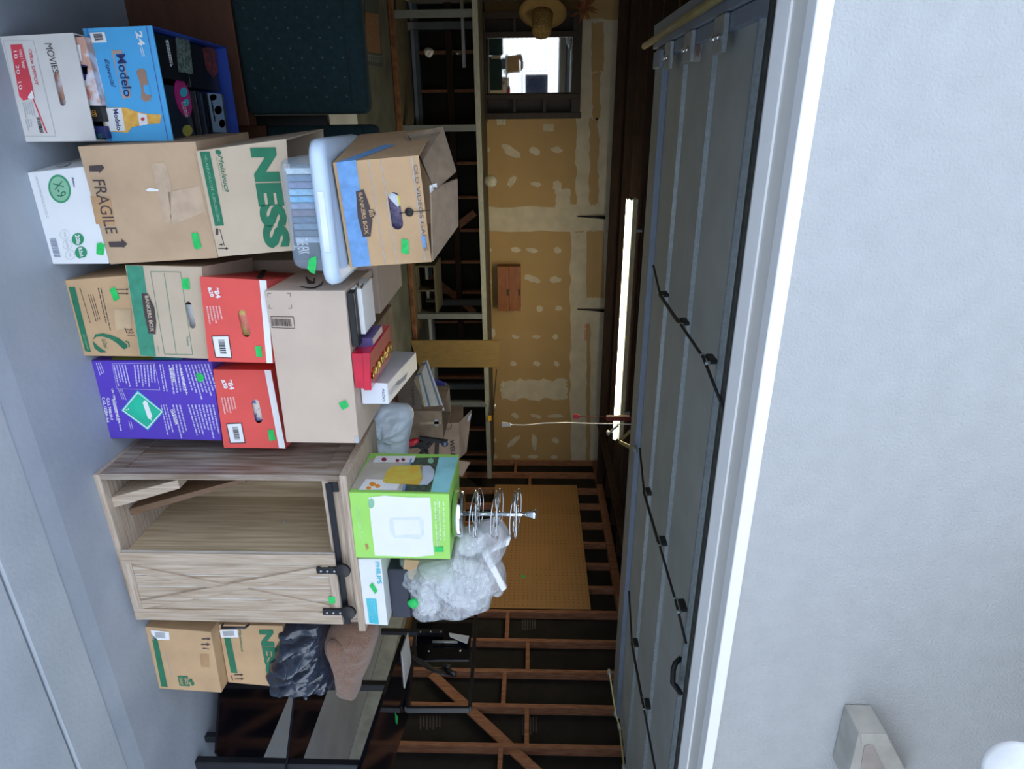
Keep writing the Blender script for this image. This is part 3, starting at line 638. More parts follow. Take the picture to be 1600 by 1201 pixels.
vp = Pl(ff[0]+bn*.014, bb.pl.n); ink('cover_print', [[(604, 305), (611, 300), (628, 308), (622, 324)]], vp, mat('pale_print', (.6, .65, .75), .4), t, .001); ink('yellow_print', [[(620, 306), (624, 322), (634, 320), (631, 304)]], vp, mat('yellow_sticker', (.8, .75, .1), .5), t, .0015)
for q in ([(637, 210, 2.10), (692, 199, 2.12), (713, 268, 2.03), (679, 299, 1.93), (660, 252, 1.96)], [(672, 302, 1.90), (690, 288, 1.95), (713, 279, 2.03), (714, 352, 2.02), (674.5, 407, 1.88)], [(630, 235, 2.08), (637, 209, 2.10), (642, 232, 2.02), (654, 243, 1.90), (640, 237, 1.93)]):
    pts = [at(a, b, Y=y+(ff[0].y-1.88)) for a, b, y in q]; n = len(pts); nrm = (pts[2]-pts[0]).cross(pts[1]-pts[0]).normalized()*.005
    V = pts+[p+nrm for p in pts]; F = [tuple(range(n)), tuple(reversed(range(n, 2*n)))]+[(i, i+n, (i+1) % n+n, (i+1) % n) for i in range(n)]
    obj('lid_flap', V, F, KRAFT_D, bb.o)
bk = bb.back; lowp = ff[2].z
# inside sheet of paper seen in the gap
slab('folded_paper', [at(671, 290, Y=ff[0].y+.05), at(672, 304, Y=ff[0].y+.05), at(684, 298, Y=ff[0].y+.06), at(682, 286, Y=ff[0].y+.06)], (0, .004, 0), WHITE_C, bb.o)

# --- third stack
gb = C('cardboard_box', 'brown box with dark green leaf swirl, under the green file box', 'box', [(101, 438), (131.5, 555.7), (231, 557), (198, 430)], 0, .36, KRAFT_O)
gb.ink('green_band', [[(107, 448.5), (133, 548), (142, 550), (117, 448.5)]], INK_G)
gb.text([('MELALEUCA  THE WELLNESS COMPANY', [(129, 522), (136, 546), (139, 546), (132, 522)])], PALE_GR)
gb.ink('printed_lines', lines([(124, 450), (145, 520), (147, 520), (126, 450)], 1, 3)+lines([(137, 460), (150, 505), (160, 505), (147, 460)], 3, 5, th=.25)+lines([(152, 450), (168, 520), (176, 520), (160, 450)], 2, 6, th=.3), INK_B)
def swoosh(P0, w0):
    L = []; Rr = []
    for i, (x, y, w_) in enumerate(P0):
        a = P0[min(i+1, len(P0)-1)]; b_ = P0[max(i-1, 0)]; dx, dy = a[0]-b_[0], a[1]-b_[1]; l = math.hypot(dx, dy); L.append((x-dy/l*w_, y+dx/l*w_)); Rr.append((x+dy/l*w_, y-dx/l*w_))
    return [[L[i], L[i+1], Rr[i+1], Rr[i]] for i in range(len(P0)-1)]
gb.ink('leaf_swirl', swoosh([(146, 530, .3), (150, 524, 2), (160, 523, 2.5), (172, 526, 3), (184, 532, 4), (196, 542, 4.5), (199, 543, .5)], 1)+swoosh([(145, 533, .5), (150, 542, 3), (158, 548, 3), (166, 550, .5)], 1)+swoosh([(196, 533, 1), (201, 535, 1), (202, 542, 1)], 1), INK_G)
gb.text([('Go Green!', [(158, 530), (163, 545), (170, 544), (165, 529)])], INK_G, shear=.4)
gb.ink('tan_patch', [[(178, 483), (181, 516), (206, 512), (205, 483)]], mat('bare_card', (.56, .40, .24), .6), .001)
gb.ink('printed_arrow', [uparrow(182, 452, 19, .6), uparrow(183, 458.5, 18, .6)], INK_B)
gb.text([('231', [(194, 512), (200, 526), (211, 524), (205, 511)])], INK_B, name='handwriting', shear=.3)
gb.tape([[(171, 452), (179, 448), (187, 466), (178, 471)]])
fb = C('file_box', 'kraft file box with green side stripe and BANKERS BOX badge', 'box', [(195.5, 414), (218.5, 556), (327.5, 560.5), (315, 416.6)], gb.ztop+.001, .38, KRAFT_L, holes=[pill((294, 476), (301, 508), 5)])
fb.ink('green_stripe', [[(196.5, 414.5), (219, 555.5), (243.5, 556.5), (223, 415.5)]], TEAL_I)
fb.ink('badge', [[(221, 458), (231, 458.5), (241, 480), (244, 503), (243, 522), (232, 521), (225, 490)]], INK_B, .0019)
fb.text([('BANKERS BOX', [(226, 462), (235, 518), (241, 517.5), (232, 461.5)])], KRAFT_L, off=.0032, bold=.02)
def frame(q, w_=.7):
    out = []
    for i in range(4):
        a, b_ = q[i], q[(i+1) % 4]; dx, dy = b_[0]-a[0], b_[1]-a[1]; l = math.hypot(dx, dy); nx, ny = -dy/l*w_/2, dx/l*w_/2
        out.append([(a[0]+nx, a[1]+ny), (b_[0]+nx, b_[1]+ny), (b_[0]-nx, b_[1]-ny), (a[0]-nx, a[1]-ny)])
    return out
TI = mat('thin_green_rule', (.12, .28, .20), .7)
fb.ink('printed_frame', frame([(235, 424), (257, 553), (301, 554), (282, 425)])+[[(256, 427), (275, 553), (275.8, 553), (256.8, 427)]], TI)
fb.text([('FastFold', [(291, 526), (292, 540), (296, 540), (295, 526)]), ('recycled', [(245, 540), (247, 552), (250, 552), (248, 540)])], TI)
fb.tape([[(283.5, 435.5), (295, 435), (297, 452), (285, 451.5)]])
wp = thing('paper_stack', 'white papers seen through the handle opening of the green striped file box', 'papers', tuple(fb.front[0]+Vector((.15, .03, .02))))
box('papers', (fb.front[0].x+.13, fb.front[0].y+.008, fb.z0+.01), (fb.front[0].x+.24, fb.front[0].y+.10, fb.z0+.213), INK_W, wp)

def redbox(label, px, z0, strip, t84, t20, small, bc, hole, tape, d=.42, stain=None):
    r = C('red_carton', label, 'box', px, z0, d, RED_C, holes=[hole])
    r.ink('white_strip', [strip], INK_W, .001)
    r.text([('*84', t84), ('&20', t20)], INK_W, bold=.04)
    r.ink('printed_lines', lines(small, 5, 3, th=.5), mat('pink_ink', (.9, .5, .48), .6))
    r.ink('barcode_label', [bc], INK_W, .0012); r.ink('label_edge', frame(bc, 1.2), INK, .002); r.ink('barcode', bars(quadpx(bc, .15, .85, .3, .75), 16, 2), INK, .002)
    r.tape([tape]); return r
r1 = redbox('red carton standing on the green striped file box', [(312, 432), (326, 564.5), (426, 567), (416, 438)], fb.ztop+.001, [(405, 437.3), (416.5, 567), (426, 567), (416, 438)],
            [(333, 449), (337.5, 466), (346, 465), (341, 448)], [(324, 449), (329, 464), (335, 463), (330, 448)], [(321, 478), (326, 507), (351, 505), (345, 478)], [(331, 525), (337, 558), (362, 559), (357, 524.5)],
            pill((378, 490), (385, 520), 6.5), [(398.5, 541), (408, 540.5), (410, 557.5), (401, 558)])
ink('black_logo_patch', [[(400, 434), (410, 421), (417, 422), (409, 435)]], r1.left, INK, r1.o, .002)
pu = C('helium_tank_box', 'violet helium tank box with green diamond sign', 'box', [(142.5, 563), (172.8, 684.6), (347, 688), (330, 563)], 0, .30, PURPLE)
pu.ink('diamond_border', [[(189, 641), (215, 609.5), (256, 643), (231, 672)]], AQUA); pu.ink('diamond_line', [[(191, 641), (215, 612), (254, 643), (230.5, 670)]], INK_W, .0019)
pu.ink('diamond_sign', [[(193, 641), (215.5, 614), (252, 643), (230, 667.5)]], mat('signal_green', (.02, .50, .32), .5), .0026)
pu.ink('cylinder_symbol', [[(223, 629), (226, 625), (230, 628), (238, 650), (236, 653), (238, 658), (235, 655), (231, 653)]], INK_W, .0034); pu.text([('2', [(196, 639), (198, 642), (202, 640), (200, 637)])], INK_W, off=.004)
pu.text([('UN 1956 Compressed Gas, n.o.s.', [(173, 607), (187, 673), (192, 673), (177, 607)]), ('(Helium, Air)', [(174, 624), (182, 657), (185, 656), (178, 623)]), ('C.A.S. 7440-59-7', [(166, 622), (172.5, 657), (177, 656), (170.5, 621)]), ('C.A.S. 132259-10-0', [(159, 621), (167, 660), (171, 659), (163.5, 620)])], INK_W, bold=.03)
LAV = mat('pale_violet_ink', (.55, .52, .80), .6)
tl = []
for q, n, sd in (([(149, 567), (157, 592), (167, 588), (158, 566)], 3, 1), ([(176, 570), (184, 605), (206, 604), (198, 570)], 5, 2), ([(208, 570), (212, 604), (246, 606), (243, 569)], 7, 3), ([(248, 569), (257, 624), (266, 624), (256, 569)], 2, 4), ([(262, 570), (270, 617), (292, 616), (284, 568)], 4, 5), ([(287, 570), (303, 626), (345, 620), (328, 568)], 8, 6), ([(250, 632), (262, 686), (276, 686), (262, 632)], 3, 7), ([(268, 632), (282, 686), (298, 686), (284, 632)], 3, 8), ([(292, 632), (308, 686), (347, 686), (336, 632)], 8, 9), ([(184, 608), (192, 628), (200, 627), (192, 608)], 3, 10), ([(200, 658), (204, 672), (210, 672), (206, 658)], 2, 11)):
    tl += lines(q, n, sd, th=.42)
pu.ink('printed_lines', tl+frame([(175, 568), (183, 607), (250, 609), (241, 567)], .6), LAV)
pu.text([('WARNING', [(264, 575), (270, 597), (275, 596), (269, 574)]), ('CALIFORNIA', [(280, 575), (291, 617), (294, 616), (284, 574)]), ('DANGER', [(266, 640), (274, 664), (278, 663), (270, 639)])], INK_W, off=.003, bold=.03)
pu.tape([[(306, 584), (310, 582), (317, 585), (319, 592), (315, 597), (309, 595)]])
ink('colour_stripe', [[(175, 558), (240, 556), (240, 561.5), (176, 562)]], pu.left, mat('olive_ink', (.2, .28, .03), .6), pu.o, .002); ink('colour_stripe', [[(240, 556), (285, 557), (285, 561.5), (240, 561.5)]], pu.left, AQUA, pu.o, .002)
r2 = redbox('red carton standing on the violet helium tank box', [(333, 577), (350, 699), (446, 700.4), (423, 578)], pu.ztop+.001, [(413, 578), (436, 700), (446, 700.4), (423, 578)],
            [(354, 593), (359, 609), (367, 608), (362, 592)], [(345, 593), (350, 607), (357, 606), (351, 592)], [(344, 621), (350, 648), (372, 644), (367, 620)], [(354, 662), (360, 692), (383, 691.5), (377, 661)],
            pill((399, 630), (404, 655), 6), [(418, 671.5), (427, 671), (431, 687), (421, 689)], d=.26)
for r, c_, lab, (hx_, hy_) in ((r1, (.70, .55, .18), 'yellow packet edge', (381, 503)), (r2, (.12, .18, .50), 'blue and white patterned packet', (401, 641))):
    p = r.pl.at(hx_, hy_); t = thing('packet', lab+' seen through the handle opening of a red carton', 'packet', (p.x, p.y+.03, r.z0+.006)); 
    hexa('packet_body', [Vector((x, y, z)) for z in (r.z0+.006, p.z+.03) for x, y in ((p.x-.045, p.y+.018), (p.x+.05, p.y+.018), (p.x+.05, p.y+.06), (p.x-.045, p.y+.06))], mat('packet_%d' % int(hx_), c_, .5, col2=(.8, .78, .72) if hx_ > 390 else (.75, .25, .2), scale=45, lo=.45, hi=.55), t)

za = max(r1.ztop, r2.ztop)+.001
am = C('cardboard_box', 'long plain brown parcel box lying across two red cartons', 'box', [(413, 453.7), (447.5, 691), (561, 692.3), (538.7, 453.7)], za, .33, KRAFT_G)
def corner(x, y, sx, sy, L=6): return [[(x, y), (x+sx*L, y), (x+sx*L, y+sy*.8), (x, y+sy*.8)], [(x, y), (x, y+sy*L), (x+sx*.8, y+sy*L), (x+sx*.8, y)]]
am.ink('printed_marks', corner(418, 458, 1, 1)+corner(454, 458, -1, 1)+corner(420, 482, 1, -1)+corner(456, 482, -1, -1), mat('grey_brown_ink', (.20, .17, .15), .7))
bq = [(423, 494.5), (425, 511.5), (460.5, 513), (458.5, 495)]
am.ink('barcode', bars([(455, 497), (424, 496.5), (425.5, 510), (457, 511)], 30, 4)+frame(bq, .9), INK_B)
am.tape([[(529, 630), (540, 624.5), (545.5, 635), (535, 640.5)]])
am.ink('dark_patch', [[(553.5, 682), (554.5, 692), (560.5, 692), (560, 681.5)]], PALE_G)
ink('smile_arrow', swoosh([(469, 447, .5), (480, 449, 1), (492, 449, 1.2), (502, 444, 1), (505, 438, .6)], 1)+swoosh([(478, 432, 1), (482, 440, 3), (490, 441, 2), (491, 434, 1)], 1), am.left, INK_B, am.o, .002)

# things lying on the parcel box
zp = am.ztop+.001
def flat(name, label, cat, px, z0, h, m_, bv=.002, prints=()):      # px: four corners of the footprint on the supporting height
    q = [at(x, y, Z=z0) for x, y in px]; c_ = sum(q, Vector())/4; t = thing(name, label, cat, tuple(c_))
    hexa('body', q+[p+Vector((0, 0, h)) for p in q], m_, t, bv); return t, q
A0 = am.front[3]; 
def onbox(name, label, cat, x0, x1, y0, y1, z, h, m_, rot=0, bv=.002, sub=None):
    cx, cy = (x0+x1)/2, (y0+y1)/2; t = thing(name, label, cat, (cx, cy, z)); c, s = math.cos(rot), math.sin(rot)
    V = [(cx+(x-cx)*c-(y-cy)*s, cy+(x-cx)*s+(y-cy)*c, zz) for zz in (z, z+h) for x, y in ((x0, y0), (x1, y0), (x1, y1), (x0, y1))]
    hexa('body', V, m_, t, bv); t['_'] = 0; del t['_']; return t, V
fy = am.front[3].y
xa0 = at(541, 456, Y=fy).x; xa1 = at(550, 543, Y=fy).x
onbox('binder', 'thin black binder along front edge of the plain parcel box', 'binder', xa0+.005, xa1, fy+.008, fy+.05, zp, .022, BLACKP)
bkx, V = onbox('booklet', 'white booklet with leaf drawing behind the black binder', 'booklet', xa0+.004, xa0+.155, fy+.055, fy+.20, zp, .035, WHITE_C)
tl_ = Pl((0, 0, zp+.035), (0, 0, 1))
ink('leaf_drawing', [[(556, 444), (561, 440), (560, 449)], [(562, 448), (569, 441), (566, 452)], [(553, 452), (558, 447), (557, 456)]], tl_, INK, bkx, .001)
vb, V = onbox('disc_set', 'violet box set with white label, beside the red gift box', 'box set', xa0+.10, xa0+.215, fy+.052, fy+.062+.16, zp+.0515, .035, mat('violet_box', (.10, .07, .22), .4)) if False else (None, None)
vb = thing('disc_set', 'violet box set with white label, between booklet and red gift box', 'box set', (xa0+.21, fy+.12, zp))
hexa('body', [Vector((x, y, z)) for z in (zp, zp+.055) for x, y in ((xa0+.168, fy+.055), (xa1+.03, fy+.055), (xa1+.03, fy+.20), (xa0+.168, fy+.20))], mat('violet_box', (.10, .07, .22), .4), vb, .002)
vpl = Pl((0, fy+.055, 0), (0, -1, 0)); ink('white_label', [[(553, 502), (555, 522), (566, 510), (565, 495)]], vpl, INK_W, vb, .001); text([('OF NOW', [(556, 504), (557, 519), (563, 509), (562, 498)])], vpl, INK_N, vb, off=.003)

# red gift box with gold ribbon and white shoebox behind it
rg = C('gift_box', 'glossy red gift box with gold ribbon on the parcel box', 'gift box', [(549, 552), (555, 606), (579, 608), (577, 552.5)], zp, .30, mat('red_gloss', (.62, .01, .04), .12, coat=.6))
slab('lid', [rg.front[3]+Vector((-.003, -.003, -.022)), rg.front[2]+Vector((.003, -.003, -.022)), rg.back[2]+Vector((.003, .003, -.022)), rg.back[3]+Vector((-.003, .003, -.022))], (0, 0, .025), mat('red_gloss', None), rg.o, .002)
GOLD = mat('gold_foil', (.85, .55, .15), .3, metal=.9, var=.3, scale=80)
mid = rg.front[3].lerp(rg.front[2], .62); 
def rib(u, v): 
    p = mid+rg.bv*v; a = 2*math.pi*u; k = .013+.004*noise.noise(Vector((v*30, u*4, 0))); return p+Vector((math.cos(a)*k+.004*math.sin(v*37), 0, .006+math.sin(a)*k*.35+.006*noise.noise(Vector((v*40, u*5, 3)))))
mesh_blob('ribbon', rib, 8, 40, GOLD, rg.o, False)
pbx = thing('cardboard_box', 'plain parcel box end showing behind the tote, right of its lid', 'box', (.65, 2.6, 0))
q0, q1 = at(588, 414, Y=2.45), at(588, 490, Y=2.45); box('body', (q0.x-.02, 2.45, 0), (q1.x, 2.9, q0.z), KRAFT_G, pbx, .003)
ink('printed_frame', frame([(572, 421), (573, 433), (583, 433), (581, 421)], .9), Pl((0, 2.45, 0), (0, -1, 0)), INK_B, pbx, .001)
ws = thing('shoebox', 'white shoebox with small grey lettering behind the red gift box', 'shoebox', (1, 2.2, zp))
q = [at(*p_, Y=fy+.05+dy) for p_, dy in (((556, 596), 0), ((556, 631), 0), ((606, 636), 0), ((605, 599), 0))]
hs = q[3].z-zp
f0 = [Vector((q[0].x, q[0].y, zp)), Vector((q[1].x, q[1].y, zp)), Vector((q[2].x, q[2].y, q[3].z)), Vector((q[3].x, q[3].y, q[3].z))]
bt = at(650, 550, Z=f0[2].z); bvv = Vector((bt.x-f0[3].x, bt.y-f0[3].y, 0)); f0[2].x = f0[1].x
WBX = mat('bluish_white_card', (.74, .78, .86), .4, var=.02)
hexa('body', [f0[0], f0[1], f0[1]+bvv, f0[0]+bvv, f0[3], f0[2], f0[2]+bvv, f0[3]+bvv], WBX, ws, .002)
spl = Pl(f0[0], (0, -1, 0)); text([('ALDO', [(597, 607), (598, 627), (601.5, 627), (600.5, 607)])], spl, INK, ws, off=.002)
tp_ = Pl(f0[3], (0, 0, 1)); ink('fold_mark', [[(619, 602), (621, 596), (630, 590), (637, 582), (634, 592), (625, 600)]], tp_, PALE_G, ws, .001); ink('printed_lines', lines([(607, 612), (625, 592), (632, 594), (612, 618)], 3, 2, th=.2), tp_, PALE_G, ws, .001)
dsh = thing('white_plate', 'white plate rim standing behind the parcel box', 'plate', tuple(at(557, 648, Y=2.33)))
pc = at(561, 648, Y=2.36); lathe('plate_body', [(.003, -.004), (.015, -.004), (.027, .002), (.028, .004), (.026, .004), (.015, -.001), (.003, -.001)], (pc.x, 2.385, pc.z), mat('white_glaze', (.8, .82, .85), .2), dsh, (0, -.5, 1), 28)
# ------------------------------------------------------------------ console cabinet with a sliding barn door
CY = 1.87
def cp(x, y, Y=CY): return at(x, y, Y=Y)
cx0, cx1 = 1.13, 1.757; ztb = at(534, 751.6, Y=1.87).z; zct = ztb+.025; CDP = .40
cab = thing('console_cabinet', 'limed oak console cabinet with sliding barn door, right of the box stacks', 'cabinet', ((cx0+cx1)/2, CY+.2, 0))
box('bottom_board', (cx0-.003, CY-.002, 0), (cx1+.003, CY+CDP, .022), OAK_X, cab, .002)
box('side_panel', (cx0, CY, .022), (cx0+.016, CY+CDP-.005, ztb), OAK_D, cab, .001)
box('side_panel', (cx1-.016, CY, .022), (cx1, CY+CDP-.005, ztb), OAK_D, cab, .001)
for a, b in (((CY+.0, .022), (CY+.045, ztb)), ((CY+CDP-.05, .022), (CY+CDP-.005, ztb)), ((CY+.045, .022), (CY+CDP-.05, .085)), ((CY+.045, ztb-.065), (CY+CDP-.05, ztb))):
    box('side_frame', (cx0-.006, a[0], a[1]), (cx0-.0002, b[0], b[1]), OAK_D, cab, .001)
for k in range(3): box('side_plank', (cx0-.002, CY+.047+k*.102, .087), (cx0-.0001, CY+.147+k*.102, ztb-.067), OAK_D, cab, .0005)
box('back_panel', (cx0+.016, CY+CDP-.012, .022), (cx1-.016, CY+CDP-.005, ztb), OAK_I, cab)
slab('top_board', [(cx0-.02, CY-.025, ztb), (cx1+.02, CY-.025, ztb), (cx1+.02, CY+CDP, ztb), (cx0-.02, CY+CDP, ztb)], (0, 0, .026), OAK_X, cab, .002)
zr0 = cp(503, 760).z; zr1 = cp(513, 760).z
xm = cp(195, 862).x+.012
box('divider', (xm, CY+.012, .022), (xm+.016, CY+CDP-.012, zr0), OAK_I, cab, .001)
box('upper_rail', (cx0+.016, CY+.002, zr0), (cx1-.016, CY+.014, ztb), OAK_X, cab, .001)
box('shelf_top', (cx0+.016, CY+.014, zr0), (cx1-.016, CY+CDP-.012, zr0+.016), OAK_I, cab)
for px, py in ((252, 795), (445, 816), (211, 840)):
    p = at(px, py, X=xm-.001); lathe('cam_cover', [(.006, 0), (.006, .002), (.002, .003)], p, PALE_G, cab, (-1, 0, 0), 12)
# loose shelves leaning inside the open half
def loose(name, label, P4, th, m_):
    t = thing(name, label, 'shelf board', tuple(sum(P4, Vector())/4)); n = (P4[1]-P4[0]).cross(P4[3]-P4[0]).normalized()*th; hexa('board', P4+[p+n for p in P4], m_, t, .001); return t
zb = .024
la = [at(x, y, Y=CY+.02) for x, y in ((170, 777), (277, 749.5), (281, 763), (175, 793))]
la = [Vector((max(p.x, cx0+.02), p.y, max(p.z, .024))) for p in la]; t = thing('shelf_board', 'short thick loose board lying low inside the open half of the cabinet', 'shelf board', tuple(la[0])); slab('board', la, (0, .2, 0), OAK, t, .001)
lb2 = [at(x, y, Y=CY+.09) for x, y in ((188, 795), (380, 747), (384, 753), (193, 805))]
lb2 = [Vector((max(p.x, cx0+.02), p.y, max(p.z, .024))) for p in lb2]; t = thing('shelf_board', 'long loose board leaning from cabinet floor up to the left side', 'shelf board', tuple(lb2[0])); slab('board', lb2, (0, .25, 0), mat('brown_board', (.20, .12, .07), .6, stretch=(8, 8, 1)), t, .001)
# the door
DYF = CY-.022
dpl = Pl((0, DYF, 0), (0, -1, 0)); DQ = [(186, 863.5), (212.5, 967.5), (536.5, 975.5), (522.5, 867.5)]
door = slab('barn_door', [dpl.at(*p) for p in DQ], (0, .018, 0), mat('limewash_groove', (.70, .66, .60), .8), cab, .001)
def dslab(name, px, off, m_, par, th=.005): return slab(name, [dpl.at(x, y, off) for x, y in px], (0, th, 0), m_, par, .0008)
dslab('stile', [(186, 863.5), (190, 879.5), (525, 883.5), (522.5, 867.5)], .007, OAK, door, .0065)
dslab('stile', [(208.5, 950.5), (212.5, 967.5), (536.5, 975.5), (533.5, 957.5)], .007, OAK, door, .0065)
dslab('cross_rail', [(190, 879.5), (208.5, 950.5), (222.5, 951.5), (204.5, 880)], .007, OAK_X, door, .0065)
dslab('cross_rail', [(511, 883.5), (522, 957), (533.5, 957.5), (525, 883.5)], .007, OAK_X, door, .0065)
for k in range(4):
    t0, t1 = k/4+.012, (k+1)/4-.012; q = [(204.5, 880), (222.5, 951.5), (522, 957), (511, 883.5)]
    a0, a1 = [tuple(q[0][i]*(1-t)+q[1][i]*t for i in (0, 1)) for t in (t0, t1)]; b0_, b1_ = [tuple(q[3][i]*(1-t)+q[2][i]*t for i in (0, 1)) for t in (t0, t1)]
    dslab('plank', [a0, a1, b1_, b0_], .0022, OAK, door, .002)
dslab('cross_brace', [(206, 884), (209.5, 895), (517, 957), (514.5, 946)], .0085, OAK, door, .0065)
dslab('cross_brace', [(219, 939), (222.5, 951), (514.5, 895), (512, 883.5)], .0125, OAK, door, .010)
G0 = dpl.at(348, 974.5, .008); G1 = dpl.at(389, 975, .008)
hd_ = tube('handle', [G0, G0+Vector((-.004, -.022, .006)), G1+Vector((-.004, -.022, -.006)), G1], .005, BLACKM, door, 8)
ink('green_tape', [[(513, 932.5), (523.5, 932), (524, 942), (514, 943)]], dpl, G_TAPE, door, .008)
# track and rollers
ta, tb_ = at(514.5, 756, Y=CY-.012), at(541.5, 968, Y=CY-.012)
tb_.z = ta.z = (ta.z+tb_.z)/2; ta.x = cx0+.018; tb_.x = cx1-.005
beam('track', ta, tb_, .006, .022, BLACKM, cab, (0, 0, 1), .001)
box('track_plate', (ta.x, CY-.009, ta.z-.004), (ta.x+.035, CY-.002, ta.z+.03), BLACKM, cab, .001)
for (a, b_, ry) in (((503, 891), (538, 891), 0), ((513, 957), (547, 956), 0)):
    p = dpl.at((a[0]+b_[0])/2-6, a[1], .0145); q_ = dpl.at(b_[0]-2, b_[1], .0145)
    st = box('roller_strap', (q_.x-.012, DYF-.019, p.z-.045), (q_.x+.012, DYF-.0075, ta.z+.02), BLACKM, cab, .001)
    lathe('roller', [(.026, -.006), (.028, -.004), (.024, 0), (.028, .004), (.026, .006)], (q_.x, CY-.036, (ta.z+tb_.z)/2+.017), BLACKP, cab, (0, 1, 0), 24)
    for dz in (-.028, -.005, .02): lathe('screw', [(.004, 0), (.004, .003), (.002, .004)], (q_.x, DYF-.019, p.z+dz), PALE_G, st, (0, -1, 0), 10)

# --- on the cabinet
zc = zct+.001
gd = C('drink_dispenser_box', 'lime green drink dispenser box with pitcher picture on the cabinet', 'box', [(545, 769), (556, 871), (703.6, 873.6), (702, 772)], zc, .30, LIME, dvec=None)
d0 = gd.front[0]; gl = gd.left
gd.ink('white_patch', [[(576, 777), (600, 774), (640, 777), (672, 777), (674, 800), (676, 840), (678, 867), (650, 870), (600, 868), (586, 868), (580, 820)]], INK_W)
gd.ink('printed_lines', lines([(555, 790), (564, 858), (571, 856), (562, 790)], 4, 2, th=.25)+lines([(677, 783), (681, 862), (699, 862), (697, 783)], 3, 3, th=.35), mat('pale_lime_ink', (.62, .85, .45), .5))
gd.text([('CIRCLEWARE'[:0] or 'Beverage Dispenser', [(680, 780), (684, 858), (690, 858), (686, 780)])], mat('pale_lime_ink', None), shear=.1)
GL_ = mat('faint_glass_print', (.72, .78, .80), .5, var=.04, scale=40)
gd.ink('pitcher_print', [[(610, 809), (655, 808), (662, 813), (663, 835), (657, 842), (616, 840), (609, 833), (608, 815)]], GL_, .0019); gd.ink('pitcher_print', [[(614, 812), (654, 812), (658, 834), (618, 836)]], INK_W, .0026)
gd.ink('flag_print', lines([(570, 850), (572, 860), (577, 860), (575, 849)], 4, 3), INK_R, .002)
gd.ink('round_seal', [ell(580, 786, 5, 8, 16)], PALE_GR, .002)
gd.tape([[(679, 854), (692.5, 854), (693, 862), (679.5, 862)]])
zt = gd.ztop
LQ = [(545, 769), (575, 710), (718, 712.5), (702, 772)]
def lk(name, polys, m_, off=.0012): return ink(name, polys, gl, m_, gd.o, off)
lk('picture_field', [[(548, 763), (577, 716), (643, 715), (628, 767)]], mat('beige_print', (.52, .48, .42), .4))
lk('picture_field', [[(628, 767), (643, 715), (686, 714), (672, 768)]], mat('dark_foliage_print', (.03, .05, .04), .4, col2=(.10, .14, .10), scale=60))
lk('aqua_field', [[(673, 768), (686, 714), (716, 713.5), (701, 769)]], mat('pale_aqua_ink', (.30, .68, .75), .4))
lk('white_field', [[(583, 722), (588, 712), (650, 712), (646, 722)], [(560, 765), (572, 748), (628, 750), (620, 765)]], INK_W, .0019)
lk('white_frame', [[(641, 716), (644, 716), (632, 766), (629, 766)]], BLUE_BAND, .002)
lk('drink_picture', [[(598, 752), (604, 736), (612, 728), (660, 726), (662, 744), (655, 757), (604, 755)]], AMBER if False else mat('lemon_print', (.72, .60, .10), .4, col2=(.75, .45, .05), scale=20), .0026)
lk('glass_picture', [[(655, 727), (672, 727), (679, 735), (677, 748), (668, 757), (655, 757), (660, 744)]], mat('pale_glass_print', (.55, .62, .72), .3), .0026)
lk('fruit_picture', [ell(582, 756, 5, 3.5), ell(590, 759, 4, 3), ell(576, 762, 4, 2.5)], mat('orange_print', (.85, .30, .02), .4), .0026)
lk('berry_picture', [ell(600, 717.5, 4, 3), ell(621, 719, 3, 2.5), ell(630, 718, 3, 2.5)], mat('berry_print', (.30, .02, .06), .4), .0026)
lk('green_seal', [ell(673, 719.5, 4.5, 4.5)], PALE_GR, .0026)
text([('Dispenser', [(690, 764), (696, 718), (703, 718), (698, 764)][0:4])], gl, INK_W, gd.o, off=.002) if False else None

ph = C('carton', 'slim white carton with turquoise panel and PHILIPS lettering on the cabinet', 'box', [(559, 873), (571, 975), (606, 977), (595, 873)], zc, .30, WHITE_C)
ph.text([('PHILIPS', [(586, 878), (590, 912), (597, 912), (593, 878)])], AQUA, bold=.02)
ph.ink('turquoise_panel', [[(572, 935), (577, 973), (592, 975), (588, 935.5)]], AQUA)
ph.ink('printed_lines', lines([(574, 937), (577, 970), (590, 971), (587, 937)], 5, 7, th=.2), mat('pale_aqua_ink', None), .0019)
ph.tape([[(577, 915), (582, 910), (590, 923), (586, 928)]])
bkb = thing('black_case', 'flat black case on top of the slim turquoise printed carton', 'case', tuple(ph.front[3].lerp(ph.front[2], .5)+Vector((0, .12, 0))))
pz_ = ph.ztop+.001
hexa('body', [at(x, y, Y=ph.front[3].y+dy) if False else Vector((v.x, v.y, z)) for z in (pz_, pz_+.075) for v in (at(612, 890, Y=ph.front[3].y+.06), at(612, 965, Y=ph.front[3].y+.06), at(612, 965, Y=ph.front[3].y+.06)+Vector((0, .2, 0)), at(612, 890, Y=ph.front[3].y+.06)+Vector((0, .2, 0)))], mat('navy_black', (.015, .02, .04), .35), bkb, .004)

